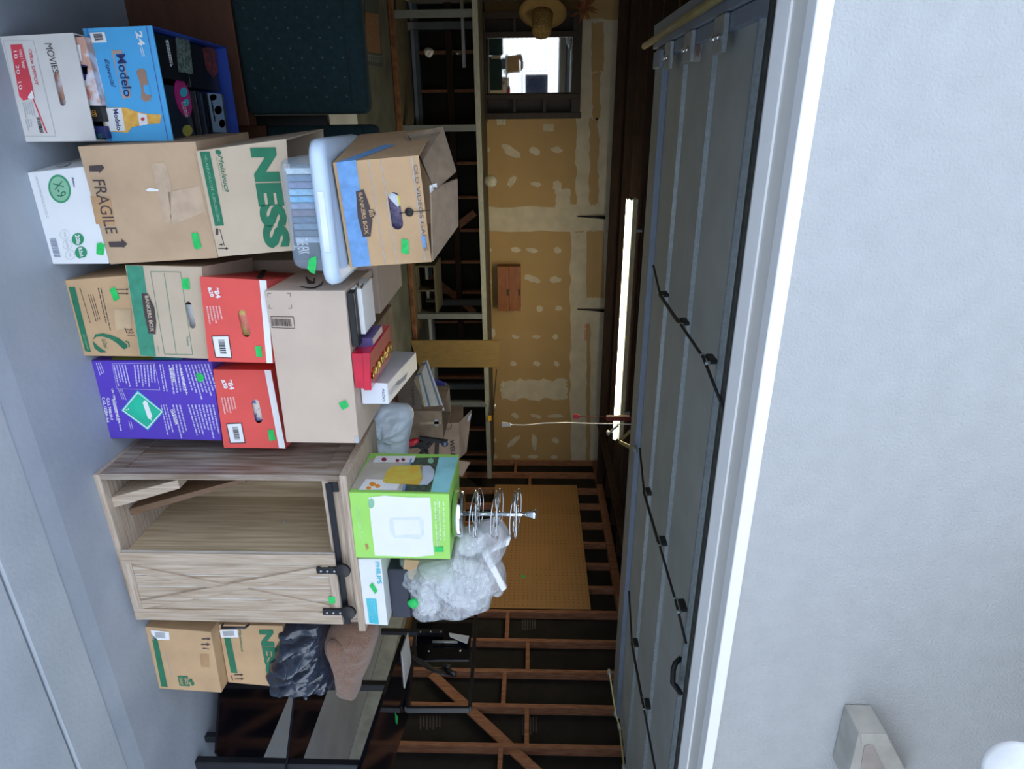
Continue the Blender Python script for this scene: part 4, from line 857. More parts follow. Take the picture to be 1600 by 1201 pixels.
# chrome three tier holder on the drink box
car = thing('cup_holder_stand', 'chrome three tier wire stand on top of the lime green box', 'stand', (1, 2, zt))
cb = at(706.5, 802, Z=zt+.001); CYc = cb.y+.055; bc = at(708, 802, Y=CYc); R_ = .082
bx = bc.x
lathe('base', [(R_, 0), (R_, .028), (R_-.004, .032), (.01, .033)], (bx, CYc, zt+.001), CHROME, car, seg=40)
ptop = at(822, 812, Y=CYc).z
lathe('pole', [(.008, .03), (.008, ptop-zt-.02), (.007, ptop-zt)], (bx, CYc, zt), CHROME, car, seg=16)
lathe('finial', [(.008, 0), (.012, .012), (.017, .026), (.018, .034), (.012, .040)], (bx, CYc, ptop-.002), CHROME, car, seg=20)
for lv, px_ in enumerate((745, 777, 806)):
    z_ = at(px_, 808, Y=CYc).z; tier = None
    for k in range(5):
        a = 2*math.pi*k/5+.3*lv+.4; cx, cyy = bx+.058*math.cos(a), CYc+.058*math.sin(a)
        pts = [(cx+.027*math.cos(t), cyy+.027*math.sin(t), z_+.08*(cyy+.027*math.sin(t)-CYc)) for t in [2*math.pi*i/20 for i in range(20)]]
        tube('cup_ring', pts, .0022, CHROME, car, 6, True)
    for dz, rr in ((.006, .088), (-.010, .082)):
        pts = [(bx+rr*math.cos(t), CYc+rr*math.sin(t), z_+dz*.4+.08*rr*math.sin(t)+.008*abs(math.sin(t))*(1 if dz > 0 else -1)) for t in [2*math.pi*i/36 for i in range(36)]]
        tube('hoop', pts, .0024, CHROME, car, 6, True)
    for k in range(4): a = math.pi*k/2+.2; tube('spoke', [(bx, CYc, z_), (bx+.085*math.cos(a), CYc+.085*math.sin(a), z_)], .002, CHROME, car, 6)
# --- soft things, made from an outline that is inflated to a body with its own depth
def inflate(name, px, Yc, thick, m, parent, dz=None, n=72, rings_=14, amp=.01, freq=14, seed=0, stretch=(1, 1, 1), smooth=True, edge=.6, lean=0.0, fold=None, ridged=False):
    P_ = []; L = len(px)
    for i in range(L):                               # Catmull-Rom through the outline
        p0, p1, p2, p3 = px[i-1], px[i], px[(i+1) % L], px[(i+2) % L]
        for k in range(max(2, n//L)):
            t = k/max(2, n//L); P_.append(tuple(.5*(2*p1[j]+(p2[j]-p0[j])*t+(2*p0[j]-5*p1[j]+4*p2[j]-p3[j])*t*t+(-p0[j]+3*p1[j]-3*p2[j]+p3[j])*t**3) for j in (0, 1)))
    W = [at(x, y, Y=Yc) for x, y in P_]; c = sum(W, Vector())/len(W); N = len(W); V, F = [], []
    def pt(w_, s, side):
        d = w_-c; p = c+d*s; h = thick*(max(0, 1-s**2.6))**edge*side
        q = Vector((p.x*freq*stretch[0], side*3+seed, p.z*freq*stretch[2]))
        nz = noise.noise(q)+.5*noise.noise(q*2.1)+.25*noise.noise(q*4.3)
        if ridged: nz = 1.2-2.6*abs(noise.noise(q))-1.4*abs(noise.noise(q*2.3))-.6*abs(noise.noise(q*4.7))
        if fold: nz += fold(p-c, side)
        p.y += h-0*side+side*nz*amp*(1-s**6)*-1*-1; p.y += lean*(p.z-c.z)
        return p
    for side in (-1, 1):
        base = len(V)
        for r in range(1, rings_+1):
            s = r/rings_; s = s**.8
            for w_ in W: V.append(pt(w_, s, side))
        V.append(pt(c, 0, side)); ci = len(V)-1
        for r in range(rings_-1):
            for i in range(N):
                k = (i+1) % N; a, b_, c2, d2 = base+r*N+i, base+r*N+k, base+(r+1)*N+k, base+(r+1)*N+i
                F.append((a, b_, c2, d2) if side > 0 else (d2, c2, b_, a))
        for i in range(N): k = (i+1) % N; F.append((ci, base+k, base+i) if side > 0 else (ci, base+i, base+k))
        if side == -1: rim0 = base+(rings_-1)*N
        else:
            rim1 = base+(rings_-1)*N
    for i in range(N): k = (i+1) % N; F.append((rim0+i, rim0+k, rim1+k, rim1+i))
    bm = bmesh.new(); vs = [bm.verts.new(v) for v in V]
    for f in F:
        try: bm.faces.new([vs[i] for i in f])
        except ValueError: pass
    bmesh.ops.remove_doubles(bm, verts=bm.verts[:], dist=.0002); bmesh.ops.recalc_face_normals(bm, faces=bm.faces[:]); bm.verts.index_update()
    V = [v.co.copy() for v in bm.verts]; F = [tuple(v.index for v in f.verts) for f in bm.faces]; bm.free()
    return obj(name, V, F, m, parent, smooth)

CLEAR = mat('clear_crinkled_plastic', (.80, .85, .92), .10, var=.05, alpha=.42, spec=1.0, coat=.5)
FROST = mat('milky_plastic', (.93, .95, .97), .2, var=.03, coat=.5, alpha=.8, bump=.5, bscale=30)
bagY = gd.front[0].y+.12
pb = thing('plastic_bag', 'big clear crinkled plastic bag of wrapped parts beside the chrome stand', 'plastic bag', tuple(at(640, 915, Y=bagY)))
inflate('film', [(622, 885), (628, 868), (650, 873), (700, 874), (707, 850), (716, 832), (735, 825), (755, 815), (780, 812), (795, 830), (792, 855), (778, 868), (790, 890), (788, 922), (768, 925), (766, 945), (740, 955), (715, 962), (690, 960), (660, 965), (645, 957), (636, 935), (624, 905)], bagY, .085, CLEAR, pb, n=180, rings_=26, amp=.026, freq=10, edge=.5, ridged=True, smooth=False)
inflate('white_wrapping', [(655, 885), (700, 874), (745, 878), (770, 900), (768, 935), (748, 950), (715, 942), (690, 930), (664, 908)], bagY+.01, .045, FROST, pb, n=90, rings_=12, amp=.030, freq=15, seed=5, ridged=True, smooth=False)
inflate('white_wrapping', [(650, 925), (660, 912), (680, 925), (688, 945), (678, 958), (655, 955)], bagY-.02, .035, FROST, pb, n=60, rings_=10, amp=.025, freq=45, seed=9)
inflate('white_wrapping', [(712, 855), (720, 838), (745, 828), (758, 838), (755, 856), (730, 868)], bagY-.01, .03, FROST, pb, n=60, rings_=10, amp=.02, freq=40, seed=3)
slab('card_piece', [at(x, y, Y=bagY-.05) for x, y in ((632, 874), (629, 900), (645, 906), (655, 876))], (0, .006, 0), KRAFT_O, pb)
slab('foam_strip', [at(x, y, Y=bagY-.06) for x, y in ((752, 866), (784, 925), (792, 920), (762, 860))], (0, .02, 0), INK_W, pb, .003)
slab('foam_strip', [at(x, y, Y=bagY-.03) for x, y in ((768, 858), (764, 866), (795, 852), (799, 838))], (0, .02, 0), INK_W, pb, .003)
inflate('green_wrapping', [(636, 940), (650, 935), (655, 945), (645, 950)], bagY-.06, .01, G_TAPE, pb, n=24, rings_=5, amp=.004)

# --- right boxes
e1 = C('cardboard_box', 'brown box with white barcode label on the floor, right of the cabinet', 'box', [(226.5, 979), (249, 1075.5), (346, 1082), (329, 987)], 0, .36, KRAFT_O)
e1.ink('barcode_label', [[(235.5, 984), (238, 999), (265, 1000), (264, 987)]], INK_W); e1.ink('barcode', bars([(240, 987), (242, 996), (260, 997), (259, 988)], 16), PALE_G, .0019)
e1.ink('green_band', [[(236, 989), (252, 1072), (262, 1073), (246, 999)]], INK_G)
e1.ink('printed_lines', lines([(257, 1018), (270, 1068), (273, 1068), (260, 1018)], 2, 3, th=.3), PALE_G)
e1.ink('printed_arrow', [uparrow(317, 996, 12, .9) and [(x, y) for x, y in uparrow(0, 0, 1)][:0] or uparrow(315, 998, 14, .8), uparrow(314, 1006.5, 14, .8), [(327, 1004) if False else (316.5, 1012), (327, 1013.5), (327, 1014.5), (316.5, 1013)]], INK_B)
e1.ink('square_emblem', [[(277.5, 1056), (280.5, 1071), (297, 1072), (293, 1056)]], INK_G)
e1.text([('GO', [(288, 1058), (289.5, 1069), (295, 1069), (293.5, 1058)]), ('DAY', [(280, 1058), (282, 1070), (286.5, 1070), (285, 1058)])], KRAFT_O, off=.003, bold=.03)
e1.ink('leaf_emblem', [ell(298, 1063, 2.5, 3), ell(301, 1068, 2.5, 3)], INK_G)
e1.ink('tape_patch', [[(312, 1022), (314, 1042), (328, 1042), (326, 1022)]], mat('tan_tape', None), .0008)
y2 = at(341, 975, Z=e1.ztop+.001)
e2 = C('cardboard_box', 'brown box with green letters, stacked behind the barcode labelled box under a black bag', 'box', [(341, 975.5), (356.5, 1066), (448, 1074), (441.5, 977.5)], e1.ztop+.001, .34, KRAFT_O)
e2.ink('barcode_label', [[(343, 984), (345.5, 996), (372.5, 995.5), (371, 983)]], INK_W); e2.ink('barcode', bars([(346, 986), (348, 994), (368, 993), (367, 985)], 16), PALE_G, .0019)
e2.ink('green_band', [[(350, 995.5), (361, 1050.5), (371, 1051.5), (360, 996)]], INK_G)
e2.text([('Melaleuca', [(372, 983), (377, 1018), (381, 1018), (376, 983)])], INK_G, shear=.35)
e2.text([('NESS', [(404, 984), (417, 1056), (433, 1060), (427, 984)])], INK_G, bold=.06)
e2.ink('printed_arrow', [uparrow(366, 1054, 14, .7), uparrow(367, 1060.5, 14, .7), [(361, 1055), (362.5, 1062.5), (364, 1062.5), (362.5, 1055)]], INK_B)
BAGM = mat('black_bin_liner', (.02, .03, .055), .18, spec=.9, coat=.3, var=.3, scale=20, bump=.35, bscale=30)
BY = e2.front[0].y+.06
bg_ = thing('bin_bag', 'shiny black bin bag slumped on top of the right hand boxes', 'bag', tuple(at(440, 1020, Y=BY)))
inflate('bag_body', [(417, 1032), (430, 1005), (440, 980), (445, 965), (480, 962), (505, 965), (511, 985), (508, 1005), (516, 1025), (525, 1045), (523, 1063), (500, 1064), (470, 1066), (440, 1067), (427, 1060), (428, 1045)], BY, .13, BAGM, bg_, n=144, rings_=22, amp=.022, freq=18, stretch=(2.2, 1, .5), edge=.5,
        fold=lambda d, s: .9*math.sin((d.x+.25*d.z)*95+3*noise.noise(d*12)))
inflate('knotted_tail', [(468, 1062), (490, 1062), (484, 1078), (480, 1093), (474, 1092), (472, 1078)], BY+.02, .012, BAGM, bg_, n=36, rings_=6, amp=.008, freq=40)
TOW = mat('brown_terry', (.24, .13, .085), .95, var=.12, scale=120, bump=.8, bscale=220, sheen=.4)
tw = thing('brown_towel', 'brown terry towel heaped over the black bin bag', 'towel', tuple(at(530, 1030, Y=BY)))
inflate('folded_cloth', [(508, 1000), (511, 985), (524, 972), (550, 965), (585, 965), (592, 985), (586, 1010), (578, 1035), (568, 1055), (563, 1075), (556, 1086), (545, 1084), (528, 1079), (526, 1058), (520, 1030), (513, 1008)], BY+.03, .09, TOW, tw, n=144, rings_=20, amp=.012, freq=16, seed=4, edge=.5)
inflate('folded_cloth', [(510, 1005), (520, 1000), (538, 1012), (540, 1040), (541, 1079), (528, 1077), (522, 1045), (514, 1022)], BY-.045, .035, TOW, tw, n=80, rings_=12, amp=.006, freq=30, seed=8)
rc = at(500, 975, Y=BY+.05)
# --- black television stand at the right edge
tv = thing('television_stand', 'black glass television stand beside the black bin bag', 'television stand', (2.8, 2.4, 0))
def shelfg(name, pts, z, th, m_): 
    n = len(pts); V = [(x, y, z) for x, y in pts]+[(x, y, z+th) for x, y in pts]; F = [tuple(reversed(range(n))), tuple(range(n, 2*n))]+[(i, (i+1) % n, (i+1) % n+n, i+n) for i in range(n)]
    return obj(name, V, F, m_, tv)
shelfg('glass_shelf', [(2.12, 2.33), (2.66, 2.01), (3.15, 2.10), (3.15, 3.05), (2.30, 3.05)], .062, .010, BLACKG)
shelfg('glass_shelf', [(2.26, 2.30), (2.66, 1.93), (2.80, 1.94), (2.80, 2.95), (2.40, 2.95)], .412, .010, BLACKG)
shelfg('top_shelf', [(2.49, 1.80), (2.95, 1.95), (3.2, 2.74), (2.66, 2.74)], .775, .018, BLACKG)
box('post', (2.645, 1.95, 0), (2.71, 1.985, .775), BLACKM, tv, .004)
box('post', (3.05, 2.75, 0), (3.10, 2.79, .775), BLACKM, tv, .004)
box('post', (2.62, 2.055, 0), (2.655, 2.085, .062), BLACKM, tv, .003)
MX = 3.02
fr_ = [at(745, 948, X=MX), at(734, 1108, X=MX), at(635, 1108, X=MX), at(650, 985, X=MX)]
for i in range(4):
    if i != 3: beam('mount_frame', fr_[i], fr_[(i+1) % 4], .02, .035, BLACKM, tv, (1, 0, 0), .002)
beam('mount_post', at(596, 986, X=2.9), at(692, 988, X=2.9), .03, .03, BLACKM, tv, (1, 0, 0), .002)
slab('mount_plate', [at(x, y, X=2.93) for x, y in ((650, 972), (652, 1031), (733, 1031), (738, 972))], (.012, 0, 0), BLACKG, tv, .002)
slab('clear_wrap', [at(x, y, X=2.90) for x, y in ((701, 988), (703, 994), (730, 1005), (733, 993), (715, 987))][:4], (.006, 0, 0), FROST, tv, .001)
tube('hinge_pin', [at(676, 1002, X=2.91), at(715, 1003, X=2.91)], .008, STEEL, tv)
for x, y in ((657, 987), (673, 987), (689, 987)): lathe('screw', [(.006, 0), (.006, .004), (.003, .006)], at(x, y, X=2.88), CHROME, tv, (-1, 0, 0), 10)
for x, y in ((670, 1017), (719, 1017)): lathe('screw', [(.008, 0), (.008, .004), (.003, .006)], at(x, y, X=2.928), CHROME, tv, (-1, 0, 0), 10)
for k in range(5): tube('cable', [at(642+k, 1024+k, X=2.9), at(660+k*2, 1032+k*3, X=2.86), at(678+k*3, 1045+k*2, X=2.87), at(700+k*3, 1044+k*3, X=2.9)], .006, BLACKP, tv)
for x, y in ((700, 1041), (708, 1050)): tube('plug', [at(x-8, y-3, X=2.88), at(x+4, y+2, X=2.88)], .012, BLACKP, tv)
pt_ = thing('white_card', 'white card lying on the top shelf of the black stand', 'card', tuple(at(634, 1030, Z=.794)))
slab('card_sheet', [at(x, y, Z=.794) for x, y in ((627, 1018), (632, 1075), (642, 1033), (637, 988))], (0, 0, .003), WHITE_C, pt_)
gt_ = ink('green_tape', [[(617, 1112), (622, 1120), (621, 1132), (618, 1128)]], Pl((0, 0, .793), (0, 0, 1)), G_TAPE, tv, .001)

# --- pile behind: large box, white bag, open boxes with files
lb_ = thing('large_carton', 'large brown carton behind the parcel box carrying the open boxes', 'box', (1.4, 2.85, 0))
box('body', (.95, 2.42, 0), (2.0, 3.35, .74), mat('dark_kraft', (.30, .22, .16), .9), lb_, .003)  # plain darker brown kraft
wb_ = thing('white_bag', 'crumpled white plastic bag behind the cabinet top', 'plastic bag', tuple(at(575, 670, Y=2.5)))
inflate('bag_body', [(560, 705), (563, 690), (572, 665), (582, 645), (594, 630), (615, 630), (635, 634), (646, 645), (645, 660), (640, 685), (634, 712), (600, 716), (575, 716)], 2.46, .10, mat('bluish_plastic_bag', (.72, .82, .93), .35, var=.05, bump=.4, bscale=16), wb_, n=104, rings_=16, amp=.022, freq=9, stretch=(1.5, 1, .8), edge=.55, ridged=True)
k1 = C('cardboard_box', 'open brown box of upright files behind the white plastic bag', 'box', [(632, 642), (634, 687), (693, 686), (690, 642)], .742, .30, KRAFT_D, open_top=True, y=2.72)
ink('packing_tape', [[(655, 660), (657, 663), (690, 662), (688, 658)]], k1.pl, TAPE_B, k1.o, .001); ink('round_stain', [ell(682, 660, 4, 6, 14)], k1.pl, PALE_G, k1.o, .001)
slab('lid_flap', [at(658, 585, Y=2.98), at(622, 586, Y=2.98), at(622, 643, Y=2.73), at(659, 643, Y=2.73)], (-.003, -.004, 0), mat('grey_brown_flap', (.27, .23, .20), .85), k1.o)
text([('WE DELIVER', [(643, 603), (645, 634), (648, 634), (646, 603)])], Pl(at(640, 612, Y=2.85), (at(622, 643, Y=2.73)-at(622, 586, Y=2.98)).cross(Vector((0, 0, 1)))), INK, k1.o, off=.008)
PAPM = [mat('file_paper', (.82, .83, .80), .7, var=.06), mat('file_blue', (.22, .33, .48), .6), mat('file_cream', (.82, .78, .60), .7)]
fp = [at(668, 562, Y=3.0), at(695, 641, Y=2.76), at(664, 641, Y=2.75), at(654, 592, Y=2.90)]
for k in range(9):
    d = Vector((-.008*k, 0, -.010*k)); t = thing('file_folder', '%s folder slanting in the open box, %s from the rear' % (['white', 'blue', 'cream', 'white', 'pale', 'cream', 'blue', 'white', 'cream'][k], ['first', 'second', 'third', 'fourth', 'fifth', 'sixth', 'seventh', 'eighth', 'ninth'][k]), 'folder', tuple(fp[0]+d), 'files in the open box')
    s_ = k/9.0; e_ = (k+.85)/9.0; a0, a1 = fp[0].lerp(fp[3], s_), fp[0].lerp(fp[3], e_); b0_, b1_ = fp[1].lerp(fp[2], s_), fp[1].lerp(fp[2], e_)
    slab('folder', [a0, b0_, b1_, a1], (0.02, .03, -.03), PAPM[(0, 1, 2, 0, 0, 2, 1, 0, 2)[k]], t)
bf = thing('blue_binder', 'cobalt blue plastic folder standing behind the files', 'folder', tuple(at(680, 615, Y=3.06)))
slab('cover', [at(670, 590, Y=3.06), at(668, 640, Y=3.06), at(695, 640, Y=3.06), at(697, 600, Y=3.06)], (0, .02, 0), mat('cobalt_plastic', (.07, .08, .42), .4), bf, .002)
k2 = C('cardboard_box', 'open brown box lettered WELL near the black tripod', 'box', [(660, 664), (662, 716), (718, 716), (717, 660)], .742, .22, mat('mid_kraft', (.33, .23, .16), .85), open_top=True, y=3.08)
k2.text([('WELL', [(702, 687), (705, 713), (712, 713), (709, 687)])], INK, bold=.03)
k2.ring(ell(700, 665, 6, 6), ell(700, 665, 5, 5), INK_B)
f3, f2 = k2.front[3], k2.front[2]
slab('lid_flap', [f3, f2, at(729, 706, Y=3.14), at(737, 640, Y=3.14)], (0, .004, 0), mat('mid_kraft', None), k2.o)
slab('label', [at(x, y, Y=3.125) for x, y in ((723, 660), (722, 668), (735, 655), (737, 645))], (0, .003, 0), PALE_G, k2.o)
slab('lid_flap', [at(700, 716, Y=3.10), at(735, 722, Y=3.12), at(722, 745, Y=3.10), at(704, 735, Y=3.08)], (0, .004, 0), mat('mid_kraft', None), k2.o)
tr = thing('folding_tripod', 'black folded tripod lying across the open boxes', 'tripod', tuple(at(660, 700, Y=2.66)))
for a, b_ in (((655, 684), (700, 690)), ((640, 697), (664, 694)), ((664, 686), (668, 712)), ((683, 690), (682, 712)), ((645, 690), (668, 704)), ((664, 690), (606, 700)), ((606, 700), (580, 701)), ((655, 712), (676, 688))): beam('leg', at(*a, Y=2.66), at(*b_, Y=2.66), .018, .018, BLACKP, tr, (0, 1, 0), .002)
lathe('clamp_knob', [(.014, -.01), (.018, 0), (.014, .012), (.004, .014)], at(695, 692, Y=2.65), mat('bluish_metal', (.15, .20, .28), .3, metal=.6), tr, (1, 0, 0), 14)
inflate('red_grip', [(627, 697), (634, 690), (642, 686), (652, 684), (655, 688), (650, 694), (640, 698), (630, 702)], 2.64, .012, mat('red_plastic', (.65, .02, .04), .35), tr, n=48, rings_=7, amp=.006, freq=60)

# ------------------------------------------------------------------ upholstered seats, rug
TEAL = mat('dark_teal_fabric', (.008, .030, .036), .95, var=.15, scale=50, bump=.3, bscale=300)
DOTM = mat('pale_woven_dot', (.08, .11, .11), .9)
BRN = mat('brown_laminate', (.105, .038, .017), .6, var=.15, scale=6, stretch=(2, 2, 8))
def seat(label, x0, x1, y0, z0, z1, dp, dots, base_w):
    t = thing('upholstered_seat', label, 'seat', ((x0+x1)/2, y0+dp/2, 0))
    box('base', (x0, y0+.01, 0), (x1-base_w, y0+dp, z0), BRN, t, .003)
    V, F = bev([(x0, y0, z0), (x1, y0, z0), (x1, y0+dp, z0), (x0, y0+dp, z0), (x0, y0, z1), (x1, y0, z1), (x1, y0+dp, z1), (x0, y0+dp, z1)], HF, .03, 4); obj('cushion', V, F, TEAL, t, True)
    pl = Pl((0, y0, 0), (0, -1, 0)); pol = []
    for i in range(dots[0]):
        for j in range(dots[1]):
            x = x0+.05+(i+.5*(j % 2))*(x1-x0-.08)/dots[0]; z = z0+.05+j*(z1-z0-.09)/dots[1]
            if x < x1-.03: pol.append([(x-.003, y0-.001, z-.003), (x+.003, y0-.001, z-.003), (x+.004, y0-.001, z+.002), (x, y0-.001, z+.004)])
    V, F = merge([(q, [(0, 1, 2, 3)]) for q in pol]); o = obj('woven_dots', V, F, DOTM, t); o['kind'] = 'stuff'
    tube('piping', [(x0, y0-.001, z1-.06), (x1-.03, y0-.001, z1-.06)], .003, TEAL, t)
    return t
seat('wide dark teal dotted seat back on brown base, behind the beer carton', -1.0, .005, 2.67, .392, .868, .09, (14, 10), -.038)
box('gap_filler', (0, 0, 0), (.001, .001, .001), BRN) if False else None
s2_ = seat('second dark teal dotted seat, half hidden behind the NESS box', .045, .62, 2.86, .38, .85, .09, (8, 10), 0)
box('side_frame', (.006, 2.88, 0), (.05, 2.92, .64), BLACKP, s2_, .003)  # black box added to close the dark gap between the seats
rug = thing('door_mat', 'brown doormat with dark key pattern border on the far floor', 'mat', (-.9, 6.7, 0))
q = [at(568, -40, Z=.001), at(570, 100, Z=.001), at(597, 104, Z=.001), at(589, -40, Z=.001)]
slab('backing', q, (0, 0, .006), mat('dark_rubber_mat', (.02, .03, .04), .9), rug)
def lerp4(u0, u1, v0, v1): f = lambda u, v: q[0].lerp(q[1], u).lerp(q[3].lerp(q[2], u), v); return [f(u0, v0)+Vector((0, 0, .0065)), f(u1, v0)+Vector((0, 0, .0065)), f(u1, v1)+Vector((0, 0, .0065)), f(u0, v1)+Vector((0, 0, .0065))]
slab('pile', lerp4(.42, .86, 0, .9), (0, 0, .003), mat('coir', (.10, .055, .032), .95, var=.35, scale=60), rug)
kp = []
for k in range(9): kp.append(lerp4(.885, .965, .05+k*.105, .09+k*.105)); kp.append(lerp4(.885, .90, .05+k*.105, .13+k*.105))
V, F = merge([(q_, [(0, 1, 2, 3)]) for q_ in kp]); o = obj('key_border', V, F, mat('grey_mat_line', (.10, .12, .14), .9), rug); o['kind'] = 'stuff'

# ------------------------------------------------------------------ workbench and back wall things
wbn = thing('workbench', 'long pale grey workbench along the back wall', 'workbench', (1.8, 8.2, 0))
hexa('front_board', [(XL, 7.74, .845), (4.85, 8.02, .845), (4.85, 8.06, .845), (XL, 7.78, .845), (XL, 7.74, .905), (4.85, 8.02, .905), (4.85, 8.06, .905), (XL, 7.78, .905)], BENCHW, wbn, .003)
hexa('bench_top', [(XL, 7.782, .87), (4.85, 8.062, .87), (4.85, 8.83, .87), (XL, 8.83, .87), (XL, 7.782, .90), (4.85, 8.062, .90), (4.85, 8.83, .90), (XL, 8.83, .90)], OLIVEW, wbn, .002)
for py in (22, 200, 497, 638):
    p = at(690, py, Y=7.84); box('leg', (p.x-.035, 7.80+.045*p.x, 0), (p.x+.035, 7.88+.045*p.x, .868), GREYW, wbn, .004)
    box('rear_leg', (p.x-.02, 8.62, 0), (p.x+.06, 8.70, .87), GREYW, wbn, .004)
beam('floor_rail', (XL, 7.56, .03), (2.6, 7.60, .03), .07, .05, mat('worn_brown_wood', (.13, .055, .022), .8, var=.4, scale=12), wbn, (0, 0, 1), .003)
box('lower_shelf', (XL, 7.65, .0), (2.6, 8.55, .02), OLIVEW, wbn)
tube('support_pipe', [(XL+.1, 8.0, .72), (XL+.75, 8.0, .72)], .02, PALE_G, wbn)
box('wall_rail', (XL, YB-.03, .42), (3.0, YB-.001, .50), DARKW, wb, .002)
beam('diagonal_brace', at(673, 432, Y=YB-.02), at(742, 488, Y=YB-.02), .09, .015, STUD, wb, (0, 1, 0)); beam('diagonal_brace', at(700, 365, Y=YB-.02), at(742, 332, Y=YB-.02), .09, .015, STUD, wb, (0, 1, 0))
us = thing('low_shelf_unit', 'low wooden two bay shelf unit under the workbench', 'shelf', tuple(at(645, 455, Y=8.0)))
u0, u1 = at(650, 415, Y=7.95).x, at(650, 492, Y=7.95).x
box('top', (u0, 7.95, .25), (u1, 8.5, .27), OLIVEW, us, .002); box('bottom', (u0, 7.95, .021), (u1, 8.5, .04), OLIVEW, us, .002)
for x in (u0, (u0+u1)/2-.01, u1-.02): box('divider', (x, 7.95, .04), (x+.02, 8.5, .25), OLIVEW, us, .002)
vis = thing('pipe_clamp', 'chrome pipe end under the bench left of the first grey leg', 'clamp', tuple(at(715, 84, Y=8.1)))
lathe('pipe', [(.03, 0), (.03, .01), (.014, .012), (.014, .11), (.03, .112), (.03, .12)], at(707, 84, Y=8.1), CHROME, vis, (0, 0, 1), 16)
rn = random.Random(5)
inflate('rag', [(662, 78), (670, 74), (678, 80), (672, 90), (664, 86)], 8.1, .03, PALE_G, vis, n=24, rings_=5, amp=.02, freq=30)
# plywood panel, clamp, small things
pk = thing('plywood_panel', 'tall narrow plywood panel standing in front of the workbench', 'panel', (2.8, 7.6, 0))
hexa('board', [at(641, 532, Y=7.45), at(655, 574, Y=7.45), at(655, 574, Y=7.45)+Vector((.0, .03, 0)), at(641, 532, Y=7.45)+Vector((0, .03, 0)), at(780, 532, Y=7.45), at(778, 574, Y=7.45), at(778, 574, Y=7.45)+Vector((0, .03, 0)), at(780, 532, Y=7.45)+Vector((0, .03, 0))], mat('ochre_plywood', (.17, .115, .035), .6, var=.12, scale=8, stretch=(5, 5, 1)), pk, .002)
bcl = thing('bar_clamp', 'black bar clamp with yellow tip on the workbench', 'clamp', tuple(at(770, 615, Y=7.9)))
beam('bar', at(776, 577, Y=7.9), at(769, 655, Y=7.9), .012, .025, BLACKM, bcl, (0, 1, 0), .002)
hexa('jaw', [at(762, 649, Y=7.88), at(762, 657, Y=7.88), at(762, 657, Y=7.92), at(762, 649, Y=7.92), at(768, 649, Y=7.88), at(768, 657, Y=7.88), at(768, 657, Y=7.92), at(768, 649, Y=7.92)], mat('yellow_paint', (.75, .42, .02), .4), bcl, .003)
tube('steel_edge', [at(774, 630, Y=7.89), at(771, 650, Y=7.89)], .006, CHROME, bcl)
sc = thing('red_tool', 'small red handled tool on the bench behind the bar clamp', 'tool', tuple(at(762, 610, Y=8.2))); tube('handle', [at(762, 600, Y=8.2), at(761, 622, Y=8.2)], .012, mat('red_plastic', None), sc)
gv = thing('glass_globe', 'clear glass globe standing on the workbench below the outlet', 'glass', tuple(at(752, 283, Y=8.1)))
gp = at(760, 283, Y=8.1); lathe('glass_body', [(.02, .0), (.05, .02), (.07, .05), (.075, .09), (.055, .13), (.03, .15), (.025, .15), (.05, .13), (.07, .09)], (gp.x, 8.1, .906), mat('dusty_glass', (.7, .75, .7), .1, alpha=.35), gv, seg=24)
WC = thing('wall_cabinet', 'small reddish brown two door cabinet on the tan drywall', 'cabinet', tuple(at(778, 444, Y=YB)))
w0, w1 = at(778, 412, Y=YB), at(814, 480, Y=YB)
box('body', (w0.x, YB-.16, w0.z), (w1.x, YB-.014, w1.z), mat('cherry_inside', (.22, .09, .03), .6), WC, .002)
zm_ = (w0.z+w1.z)/2
CHY = mat('cherry_wood', (.26, .085, .022), .5, var=.15, scale=8, stretch=(1, 3, 3))
d1 = box('door', (w0.x, YB-.178, w0.z), (w1.x, YB-.1605, zm_-.002), CHY, WC, .002); d2 = box('door', (w0.x+.0, YB-.185, zm_+.002), (w1.x, YB-.1605, w1.z), CHY, WC, .002)
for d_, z_ in ((d1, zm_-.02), (d2, w1.z-.02)): box('finger_pull', ((w0.x+w1.x)/2, YB-.188, z_-.012), ((w0.x+w1.x)/2+.09, YB-.186+.0005, z_+.012), INK, d_)
for i, (py, lab) in enumerate(((338, 'thin black shelf bracket nearer the mirror'), (483, 'thin black shelf bracket above the wall cabinet'))):
    t = thing('shelf_bracket', lab, 'bracket', tuple(at(925, py, Y=YB-.02)), None); a, b_ = at(902, py, Y=YB-.03), at(945, py+1, Y=YB-.03)
    tube('bracket_arm', [a, a.lerp(b_, .5)+Vector((0, -.02, 0)), b_+Vector((0, -.05, 0))], [.006, .014, .022], BLACKM, t)
    lathe('screw', [(.01, 0), (.01, .004), (.004, .006)], a+Vector((0, .012, .02)), STEEL, t, (0, -1, 0), 8)
for (px, py, lab) in ((783, 190, 'white wall outlet just below the mirror frame corner'), (788, 603, 'white wall outlet above the bar clamp')):
    p = at(px, py, Y=YB-.014); t = thing('wall_outlet', lab, 'outlet', tuple(p))
    box('plate', (p.x-.035, YB-.022, p.z-.057), (p.x+.035, YB-.0135, p.z+.057), mat('ivory_plastic', (.55, .52, .42), .5), t, .002)
    for dz in (-.024, .024): 
        s_ = lathe('socket', [(.017, 0), (.017, .003), (.014, .004)], (p.x, YB-.022, p.z+dz), mat('ivory_plastic', None), t, (0, -1, 0), 16)
        for dx in (-.006, .006): box('slot', (p.x+dx-.0015, YB-.0268, p.z+dz-.005), (p.x+dx+.0015, YB-.0262, p.z+dz+.005), INK, s_)
p0, p1 = at(849, 194, Y=YB-.014), at(865, 205, Y=YB-.014)
